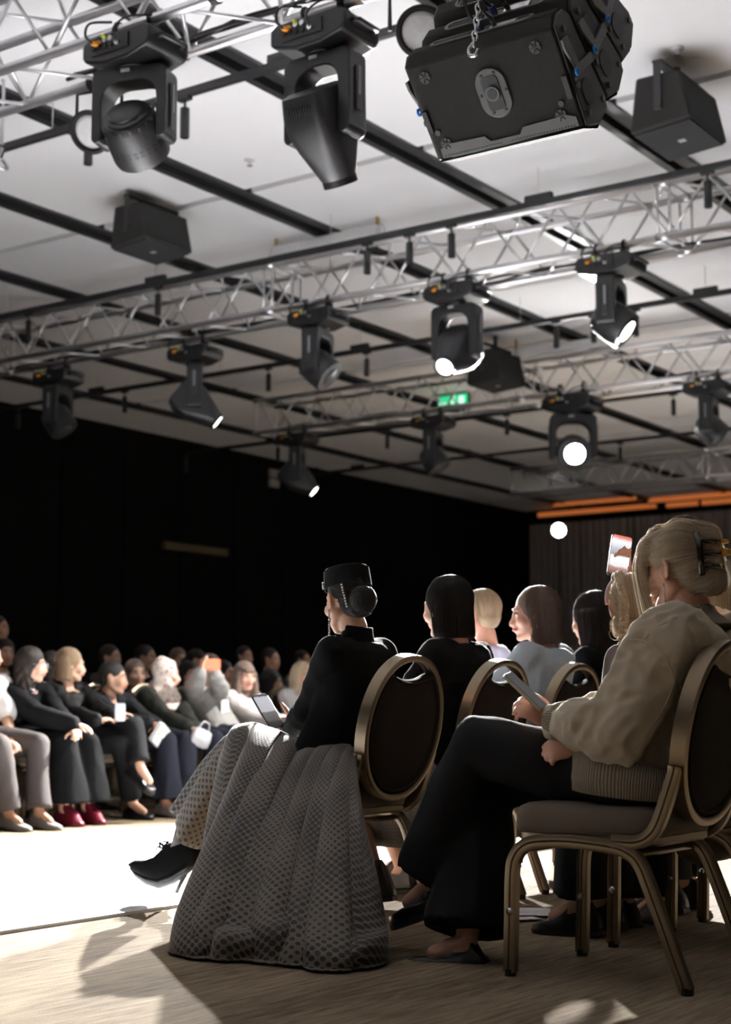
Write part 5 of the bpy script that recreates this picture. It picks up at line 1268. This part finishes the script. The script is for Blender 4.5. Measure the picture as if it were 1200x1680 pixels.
nk = BL['neck'] ; dcol = unit(np.array([0, .25, 1.0]))
rib('collar', [loft_ring(nk + dcol * z + np.array([0, .004, 0]), np.array([0, .97, -.22]), np.array([-1.0, 0, 0]), a, b, 40, 2) for z, a, b in ((-.022, .115, .130), (.0, .094, .104), (.022, .076, .084), (.042, .070, .076), (.047, .066, .072), (.035, .062, .068), (.0, .065, .072))], 90)
el_ = ik(sp(.86) + lv * .185, blw, .286, .255, (-.35, -.25, -1)); ax_ = unit(blw - el_); x_, y_, _ = rotframe(ax_); cw = el_ + (blw - el_) * .86
rib('cuff', [cw + ax_ * z + r * (np.cos(np.arange(32) * 2 * PI / 32)[:, None] * x_ + np.sin(np.arange(32) * 2 * PI / 32)[:, None] * y_) for z, r in ((-.02, .058), (-.006, .062), (.02, .054), (.038, .044), (.041, .038), (.03, .036))], 46)
# sewn seams standing proud on the jacket
bv = BVHTree.FromPolygons([tuple(v) for v in get_v(BL['top'].data)], [tuple(p.vertices) for p in BL['top'].data.polygons])
def seam(px, U, r=.0022):
    pts = []
    for x, y in px:
        d = ray(x, y); h = bv.ray_cast(Vector(CAM - boff), Vector(unit(d)))
        if h[0] is not None: pts.append(np.array(h[0]) - unit(d) * .0005)
    if len(pts) > 2: MB().tube(bez(pts, 4), r, 6).build('seam', M_beige, BL['top'], smooth=True)
seam([(1035, 1048), (1062, 1052), (1085, 1068), (1100, 1095), (1108, 1120), (1112, 1135)], 4.0)
seam([(1108, 1115), (1100, 1140), (1085, 1170), (1065, 1200), (1045, 1225), (1030, 1240)], 4.0)
seam([(1112, 1012), (1085, 1025), (1065, 1040), (1055, 1055)], 4.0)
seam([(1100, 1105), (1115, 1122), (1128, 1140)], 4.0)
# claw clip, earring, loose front locks
M_tort = mat('dark_tortoiseshell', (.018, .010, .007), .2, coat=.5); M_amber = mat('amber_plastic', (.55, .26, .03), .25, coat=.4)
cc = empty_clip = None
clp = MB().tube(bez([BX((-.098, .048, .085)), BX((-.112, .058, .055)), BX((-.112, .060, .01)), BX((-.104, .05, -.03))], 6), [.010] * 19, 8).build('claw_clip', M_tort, bpar, smooth=True)
for k in range(3):
    z = .065 - .035 * k; MB().tube(bez([BX((-.110, .056, z)), BX((-.130, .036, z - .004)), BX((-.142, .0, z - .006))], 4), [.008] * 8 + [.006], 6).build('prong', M_tort, clp, smooth=True)
MB().box(BX((-.150, -.005, .028)), (.030, .022, .020), bR).build('clip_grip', M_amber, clp, bevel=.004)
MB().box(BX((-.150, -.005, .058)), (.028, .018, .012), bR).build('clip_grip', M_amber, clp, bevel=.004)
MB().ell(BX((-.142, .012, -.008)), .0065, None, 10, 8).build('spring_bead', mat('gold_bead', (.6, .4, .15), .3, .9), clp, smooth=True)
MB().tube([BX((-.003, .084, -.038)), BX((-.003, .087, -.10)), BX((-.003, .087, -.165))], [.0016, .0025, .0035], 6).build('drop_earring', mat('dark_silver', (.3, .29, .28), .25, 1.0), bpar, smooth=True)
lk = MB(); rs = np.random.default_rng(77); sv = []
for k in range(90):
    j = rs.normal(0, 1, 3); a = rs.uniform(0, 1)
    P = bez([BX((.066 + .004 * j[0], .064 + .006 * j[1], .078)), BX((.082 + .005 * j[0], .074 + .005 * j[1], .02)), BX((.080 + .006 * j[0], .074 + .005 * j[1], -.04)), BX((.070 + .008 * j[0], .072 + .006 * j[1], -.10)), BX((.060 + .010 * j[0], .074 + .008 * j[1], -.12 - .06 * a))], 4)
    n0 = lk.n; lk.tube(P, [.0011] * (len(P) - 4) + [.0009, .0007, .0005, .0003], 4, cap=False); sv += [rs.uniform(0, 6)] * (lk.n - n0)
o = lk.build('front_lock', HAB, bpar, smooth=True, fixn=False); streak_attr(o.data, np.array(sv)); o['kind'] = 'stuff'
phone('smartphone in a clear cream case in the hand of the blonde woman', onx(864, 1132, 4.02), RT * .38 + FWh * .90 + UPv * .16, -RT * .74 + UPv * .62, mat('cream_case', (.42, .36, .27), .4), mat('dark_glass', (.03, .035, .045), .25), h=.15)

# her neighbour at the right edge
n2h = onx(1163, 985, 4.92)
person('woman with long blonde hair mostly hidden behind the blonde in beige, right edge', (4.86, 2.0, .575), 90, n2h, 75, 4, 0, SK1, 1.0, voxel=.009,
    top=dict(m=M_blk, infl=.016, neck=.985, name='top'), bottom=dict(kind='trousers', m=M_blkt, hem=.10), hair=dict(kind='long', m=HBL, vol=.004, len=.26, back=-.035, wide=.088, flare=.15, strands=260, fly=.010, seed=41), shoes=dict(m=M_leather), face_on=False)
n3 = onx(1200, 1030, 5.30)
person('woman in black filming at the right edge, only her raised hand in view', (5.56, 2.0, .575), 90, (5.60, 2.02, 1.19), 88, 4, 0, SK1, 1.0, voxel=.011,
    top=dict(m=M_blk, infl=.016, neck=.985, name='top'), bottom=dict(kind='trousers', m=M_blkt, hem=.09), hair=dict(kind='bob', m=HDB, len=.12), shoes=dict(m=M_leather), face_on=False,
    arms=dict(L=dict(hand=n3 + RT * .02, dir=unit(UPv - RT * .1), palm=unit(-FWh + RT * .2), thumb=RT, curl=(.45, .45, .45, .45), tc=.8, pole=(-.3, -.5, -1))))
chair(5.56, 2.0, 90, 'banquet chair of the filming woman beyond the right edge')
phone('smartphone in a white case cut by the right edge of the picture', onx(1207, 985, 5.30), RT * .95 + FWh * .2, UPv * .97 - RT * .18, mat('white_case_plastic', (.6, .55, .52), .4), mat('dark_glass', (.03, .035, .045), .25), w=.078, h=.16)
# brown leather bag on the floor-side of that chair and papers on the carpet
bp_ = onx(1185, 1368, 4.70)
bag = empty('handbag', bp_, 'brown leather bag hanging beside the chair at the right edge', 'bag')
MB().rings([np.array([(.16 * k * math.cos(a) * 1.0, .055 * kk * math.sin(a), z) for a in np.linspace(0, 2 * PI, 25)[:-1]]) for k, kk, z in ((.2, .5, -.075), (.7, .9, -.06), (.95, 1, -.02), (1, .9, .02), (.9, .5, .045), (.86, .25, .05))]).build('body', mat('brown_leather', (.065, .042, .03), .5, bump=.2, bscale=80), bag, smooth=True)
bag.rotation_euler = (0, 0, math.radians(125)); bag.rotation_euler.rotate_axis('Y', math.radians(20))
MB().tube(bez([(-.10, 0, .045), (-.06, 0, .12), (.06, 0, .12), (.10, 0, .045)], 6), .007, 8).build('strap', mat('brown_leather', (.065, .042, .03)), bag, smooth=True)
M_paper = mat('white_paper', (.75, .75, .75), .7)
def paper(x, y, w_, h_, rz, lab, lift=.003):
    p = onz(x, y, 0); t = empty('programme_booklet', (p[0], p[1], .002), lab, 'booklet', 'white booklets on the carpet'); t.rotation_euler = (0, 0, rz)
    n = 8; G = np.array([[(w_ * (i / (n - 1) - .5), h_ * (j / (n - 1) - .5), lift + .02 * abs(i / (n - 1) - .5) ** 2) for i in range(n)] for j in range(n)])
    G2 = G.copy(); G2[:, :, 2] -= .003
    MB().grid(G).grid(G2, flip=True).build('cover', M_paper, t, smooth=True, fixn=False)
    MB().box((0, 0, .001), (.004, h_, .004)).build('spine', M_paper, t)
paper(822, 1505, .30, .21, .9, 'open white booklet on the carpet between the chairs')
paper(868, 1500, .22, .16, .5, 'second white booklet lying behind the nearest chair leg')
# ------------------------------------------------------------------ the audience across the runway
M_seq = mat('sequin_black', (.012, .012, .014), .75, var=.9, scale=160, bump=.3, bscale=160, spec=.12)
M_jackl = mat('soft_black_leather', (.007, .007, .007), .6, spec=.15)
M_sheer = mat('black_lace', (.007, .007, .008), .9, spec=.1, var=.5, scale=120)
M_burg = mat('burgundy_leather', (.16, .012, .03), .3)
M_silver = mat('silver_leather', (.42, .43, .46), .3, .5)
M_greysh = mat('grey_shoe', (.13, .12, .11), .7)
def floral():
    m = bpy.data.materials.new('floral_scarf'); m.use_nodes = True; nt = m.node_tree; N = nt.nodes; L = nt.links; b = N['Principled BSDF']
    tc = N.new('ShaderNodeTexCoord'); v = N.new('ShaderNodeTexVoronoi'); v.inputs['Scale'].default_value = 26; L.new(tc.outputs['Object'], v.inputs['Vector'])
    cr = N.new('ShaderNodeValToRGB'); cr.color_ramp.interpolation = 'LINEAR'; el = cr.color_ramp.elements; el[0].position = .18; el[0].color = (.30, .12, .10, 1); el[1].position = .42; el[1].color = (.62, .52, .45, 1)
    L.new(v.outputs['Distance'], cr.inputs['Fac']); v2 = N.new('ShaderNodeTexVoronoi'); v2.inputs['Scale'].default_value = 40; L.new(tc.outputs['Object'], v2.inputs['Vector'])
    c2 = N.new('ShaderNodeValToRGB'); c2.color_ramp.elements[0].position = .1; c2.color_ramp.elements[0].color = (.25, .28, .24, 1); c2.color_ramp.elements[1].position = .3; c2.color_ramp.elements[1].color = (1, 1, 1, 1); L.new(v2.outputs['Distance'], c2.inputs['Fac'])
    mx = N.new('ShaderNodeMix'); mx.data_type = 'RGBA'; mx.blend_type = 'MULTIPLY'; mx.inputs['Factor'].default_value = 1; L.new(cr.outputs['Color'], mx.inputs['A']); L.new(c2.outputs['Color'], mx.inputs['B']); L.new(mx.outputs['Result'], b.inputs['Base Color']); b.inputs['Roughness'].default_value = .8
    return m
M_floral = floral()
M_flower = mat('dark_floral', (.016, .017, .013), .85, var=.9, scale=30, spec=.15)
VR = 7.98
def far_chair(u, lab): chair(u, VR + .02, -90, lab, 'chairs across the runway')
def seated(label, u, hx, hy, hyaw, v=VR, hv=None, hpitch=4, hands=None, **k):
    hd = ony(hx, hy, hv if hv is not None else v + .0); return person(label, (u, v, .575), -90, hd, hyaw, hpitch, 0, hs=k.pop('hs', .97), voxel=k.pop('voxel', .011), arms=hands, **k)
def lap(x, y, v, sd, palm=(0, 0, -1), dirv=None, **k):
    q = 1 if sd == 'L' else -1
    return dict(hand=ony(x, y, v), dir=dirv if dirv is not None else (-.5 * q, -.6, -.2), palm=palm, pole=(q * .6, .4, -.8), **k)
LG = lambda kx=.0, **k: dict(L=dict(knee=(.46, .10 + kx, .53), ankle=(.46 + k.get('a', 0), .10 + kx, .10)), R=dict(knee=(.46, -.10 + kx, .53), ankle=(.46 + k.get('a', 0), -.10 + kx, .10)))

far_chair(6.86, 'banquet chair of the man at the left edge')
seated('man in a white t-shirt and brown trousers cut by the left edge', 6.86, -22, 1075, -60, skin=SK2, top=dict(m=M_whitec, infl=.016, sleeve=-.75, neck=.985, name='t_shirt'), bottom=dict(kind='trousers', m=M_brownt, hem=.085),
       hair=dict(kind='crop', m=HDB), shoes=dict(m=M_greysh, name='trainer', L=.28), hands=dict(L=lap(20, 1222, 7.62, 'L'), R=lap(4, 1215, 7.62, 'R')), legs=dict(L=dict(knee=(.46, .20, .53), ankle=(.55, .14, .10)), R=dict(knee=(.46, -.12, .53), ankle=(.48, -.05, .10))), sw=.17, bulk=1.1)
far_chair(7.36, 'banquet chair of the woman with glasses')
W1 = seated('woman with glasses and long dark curly hair in black lace, hands on her knee', 7.36, 52, 1092, -56, hv=7.92, skin=SK1, top=dict(m=M_sheer, infl=.016, slv=.022, name='lace_top'), bottom=dict(kind='skirt', m=M_blk, len=.88, hem=.17), shoes=dict(m=M_burg, name='boot', hi=.10),
       hair=dict(kind='long', m=HDB, vol=.006, len=.24, back=-.04, flare=.3, wave=.006), hands=dict(L=lap(124, 1198, 7.42, 'L'), R=lap(122, 1188, 7.44, 'R')), legs=LG(.04), brow=HDB)
X1 = lambda p: W1['R'] @ (np.asarray(p, float) * .97) + W1['head'] - W1['off']
gl = MB()
for q in (-1, 1): gl.tube([X1((.104, q * .034 + .022 * math.cos(a), .004 + .018 * math.sin(a))) for a in np.linspace(0, 2 * PI, 18)[:-1]], .002, 6, closed=True).tube([X1((.102, q * .056, .008)), X1((.0, q * .082, .012))], .0018, 6)
gl.tube([X1((.106, -.012, .008)), X1((.106, .012, .008))], .002, 6).build('spectacles', mat('clear_frame', (.5, .5, .5), .2, .3), W1['par'], smooth=True)
MB().tube([X1((.045 * math.cos(a) + .01, .06 * math.sin(a), -.155 - .02 * math.cos(a))) for a in np.linspace(-1.6, 1.6, 14)], .004, 6).build('necklace', M_silver, W1['par'], smooth=True)
far_chair(7.89, 'banquet chair of the woman with the light brown bob')
W2 = seated('woman with a light brown bob in a black leather jacket, legs crossed, phone in hand', 7.90, 116, 1092, -38, hv=8.06, skin=SK1, top=dict(m=M_jackl, infl=.020, slv=.018, neck=.93, name='leather_jacket'), bottom=dict(kind='trousers', m=M_blkt, hem=.075, len=.88), shoes=dict(m=M_leather, hi=.03),
       hair=dict(kind='bob', m=HLB, vol=.004, len=.115, back=-.04, flare=.1), hands=dict(L=lap(186, 1176, 7.58, 'L', dirv=(.6, -.5, .2)), R=lap(160, 1182, 7.58, 'R', dirv=(.8, -.3, .1))),
       legs=dict(L=dict(knee=(.50, .0, .64), ankle=(.62, -.05, .36), toe=(.8, 0, -.5)), R=dict(knee=(.46, -.08, .53), ankle=(.40, .12, .10))), brow=HBR)
phone('small white smartphone in the hand of the woman with the light brown bob', ony(197, 1168, 7.52), (.6, -.6, 0), (.5, .2, .8), M_whitec, mat('phone_glow', (.2, .2, .22), .2, emit=(.8, .82, .9), estr=.6), w=.07, h=.14)
far_chair(8.39, 'banquet chair of the woman in the sequined jacket')
W3 = seated('dark-haired woman in a black sequined jacket holding a white clutch', 8.36, 186, 1113, -58, hv=7.95, skin=SK2, top=dict(m=M_seq, infl=.022, slv=.022, name='sequined_jacket'), bottom=dict(kind='trousers', m=M_navy, hem=.12), shoes=dict(m=M_silver),
       hair=dict(kind='bun', m=HB, vol=.003), hands=dict(L=lap(258, 1190, 7.52, 'L'), R=lap(246, 1186, 7.54, 'R')), legs=LG(.02), brow=HB)
cb = ony(262, 1207, 7.50)
c2 = empty('clutch_bag', cb, 'white clutch bag on the lap of the woman in sequins', 'bag'); c2.rotation_euler = (.5, .3, .5)
MB().prism(rrect(.24, .15, .02), -.02, .02, ax=(0, 2)).build('body', M_whitec, c2, bevel=.008); MB().prism([(-.118, .073), (.118, .073), (.0, -.01)], -.026, -.02, ax=(0, 2)).build('flap', M_whitec, c2)
far_chair(8.91, 'banquet chair of the woman in the floral headscarf')
W4 = seated('woman in a floral headscarf and dark floral dress, bag on her lap', 8.90, 273, 1107, -42, hv=8.02, skin=SK3, ears=False, top=dict(m=M_flower, infl=.024, slv=.024, name='floral_top'), bottom=dict(kind='trousers', m=M_navy, hem=.11), shoes=dict(m=M_leather), hair=None,
       hands=dict(L=lap(322, 1198, 7.52, 'L'), R=lap(310, 1194, 7.54, 'R')), legs=LG(.0), brow=HB)
sc = MB(); sX = lambda p: W4['R'] @ (np.asarray(p, float) * .97) + W4['head']
for p, r in (((-.026, 0, .036), (.108, .094, .106)), ((-.02, 0, -.05), (.09, .088, .10))): sc.ell(sX(p), np.array(r) * .97, W4['R'], 20, 14)
nk4 = W4['neck']; sc.rings([loft_ring(nk4 + np.array([0, dy, z]), np.array([0, 1.0, 0]), np.array([1.0, 0, 0]), a, b, 24, 2) for z, a, b, dy in ((.10, .085, .085, 0), (.03, .105, .12, -.01), (-.05, .13, .175, -.02), (-.12, .135, .18, -.04))])
sc.ell(nk4 + np.array([.03, -.12, -.19]), (.09, .05, .13), None, 16, 10)
me = remesh(sc, 'headscarf', .010, 4); wrinkle(me, .010, 5, 3, (1, 1, .6)); so = link('headscarf', me, M_floral, W4['par'], smooth=True); set_v(me, get_v(me) - W4['off'])
gb = ony(330, 1210, 7.48); g2 = empty('handbag', gb, 'pale grey bag on the lap of the woman in the headscarf', 'bag'); g2.rotation_euler = (.3, .2, .3)
MB().rings([np.array([(.14 * k * math.cos(a), .05 * k * math.sin(a), z) for a in np.linspace(0, 2 * PI, 25)[:-1]]) for k, z in ((.6, -.07), (.95, -.055), (1, 0), (.9, .05), (.7, .06))]).build('body', mat('grey_bag', (.36, .35, .36), .5), g2, smooth=True)
MB().tube(bez([(-.09, 0, .05), (-.05, 0, .11), (.05, 0, .11), (.09, 0, .05)], 5), .006, 6).build('strap', mat('grey_bag', (.36, .35, .36)), g2, smooth=True)
far_chair(9.42, 'banquet chair of the woman filming with the orange phone')
op = ony(345, 1090, 7.72)
W5 = seated('woman in a grey blazer filming with an orange phone held before her face', 9.42, 345, 1098, -112, hv=8.06, skin=SK1, top=dict(m=M_greyb, infl=.022, slv=.022, neck=.95, name='blazer'), bottom=dict(kind='trousers', m=M_navy, hem=.09), shoes=dict(m=M_leather), hair=dict(kind='bun', m=HDB, vol=.004),
       hands=dict(L=dict(hand=op + np.array([.085, .02, -.075]), dir=(-.1, -.15, 1), palm=(-.8, -.5, 0), thumb=(-.5, .5, .3), curl=(.4, .4, .4, .4), pole=(.7, -.1, -.9)), R=dict(hand=op + np.array([-.085, .02, -.06]), dir=(.1, -.15, 1), palm=(.8, -.5, 0), thumb=(.5, .5, .3), curl=(.4, .4, .4, .4), pole=(-.7, -.1, -.9))), legs=LG(.0), brow=HDB)
phone('orange smartphone held up by the woman in the grey blazer', op, (.80, -.58, 0), (-.1, -.1, 1), mat('orange_case', srgb(235, 110, 70), .4), mat('orange_case2', srgb(240, 120, 80), .35), w=.16, h=.08)
MB().box(W5['sp'](.55) + np.array([.0, -.155, 0]) - W5['off'], (.09, .004, .12)).tube([W5['sp'](.55) + np.array([.0, -.157, .06]) - W5['off'], W5['neck'] + np.array([.0, -.06, -.02]) - W5['off']], .005, 5).build('name_badge', M_whitec, W5['par'])
far_chair(9.94, 'banquet chair of the woman with long brown hair and fringe')
seated('woman with long brown hair and a fringe in a cream blouse', 9.94, 402, 1110, -112, hv=8.06, skin=SK3, top=dict(m=mat('cream_blouse', (.50, .46, .43), .8), infl=.018, neck=.985, name='blouse'), bottom=dict(kind='trousers', m=M_navy, hem=.09), shoes=dict(m=M_leather), hair=dict(kind='long', m=HBR, vol=.002, len=.20, back=-.04, bangs=True, locks=.19, flare=.1), brow=HBR, legs=LG(.0))
far_chair(10.62, 'banquet chair of the blonde woman in white across the runway')
seated('blonde woman with wavy hair in a white blouse across the runway', 10.62, 497, 1110, -104, hv=8.06, skin=SK3, top=dict(m=M_whitec, infl=.020, neck=.985, name='blouse'), bottom=dict(kind='trousers', m=M_navy, hem=.09), shoes=dict(m=M_leather), hair=dict(kind='long', m=HBL, vol=.004, len=.17, back=-.04, locks=.16, wave=.006, flare=.25), brow=HLB, legs=LG(.0))

# rows behind, in the dark
BACK = [(182, 1080, 10.1, 'man with short dark hair', 'crop', HDB, M_navy, SK2, 'in the dark behind the sequined woman'), (240, 1080, 10.1, 'man with dark hair', 'crop', HB, M_blk, SK2, 'behind the headscarf at its left'), (293, 1082, 11.2, 'woman with reddish hair', 'bob', HBR, M_blk, SK1, 'in the third row behind the headscarf'), (324, 1085, 10.1, 'woman with tied dark hair', 'bun', HDB, M_blk, SK1, 'just left of the orange phone'),
        (402, 1078, 11.2, 'tall man with dark hair', 'crop', HDB, M_blk, SK2, 'above the woman with the fringe'), (445, 1083, 10.1, 'broad man with dark hair', 'crop', HDB, M_navy, SK2, 'between the fringe and the blonde in white'), (497, 1084, 11.2, 'man with short hair', 'crop', HDB, mat('grey_shirt', (.12, .12, .13), .8), SK2, 'above the blonde in white'),
        (310, 1108, 9.0, 'woman with dark hair', 'bob', HB, M_blk, SK1, 'close behind the headscarf at its right'), (446, 1120, 9.0, 'woman with dark parted hair', 'long', HB, mat('red_top', (.16, .02, .02), .8), SK2, 'low between fringe and blonde in white'), (88, 1095, 9.0, 'woman with dark hair', 'bob', HDB, M_blk, SK2, 'between the glasses and the light bob'),
        (8, 1072, 10.1, 'woman with dark hair', 'bob', HDB, M_blk, SK2, 'at the left edge above the glasses'), (-2, 1032, 11.2, 'person with short hair', 'crop', HDB, M_blk, SK2, 'standing at the far left edge'), (222, 1106, 9.0, 'woman with brown hair', 'long', HBR, M_blk, SK1, 'in shadow beside the headscarf'), (368, 1106, 9.0, 'woman with black hair', 'bob', HB, M_blk, SK2, 'in shadow right of the orange phone')]
rb = random.Random(3)
for i, (x, y, v, who, hk, hm, cm, sk, where) in enumerate(BACK):
    h = ony(x, y, v); hz = .575 if h[2] < 1.42 else h[2] - .64
    sp_ = dict(kind=hk, m=hm, vol=.002)
    if hk == 'long': sp_['len'] = .2
    person('%s %s' % (who, where), (h[0] + rb.uniform(-.02, .02), v + .02, hz), -90, h, -90 + rb.uniform(-25, 45), 3, 0, sk, .97, voxel=.014, top=dict(m=cm, infl=.018, neck=.985, name='top'), bottom=dict(kind='trousers', m=M_navy), hair=sp_, group='dim spectators in the back rows',
           legs=None if hz < .6 else dict(L=dict(knee=(.02, .09, .48), ankle=(0, .09, .09)), R=dict(knee=(.02, -.09, .48), ankle=(0, -.09, .09))), shoes=dict(m=M_leather))
    if hz < .6: chair(h[0], v + .03, -90, 'chair in the dark under the %s %s' % (who.split(' ')[-3] if False else who.split(' with')[0], where), 'chairs across the runway')
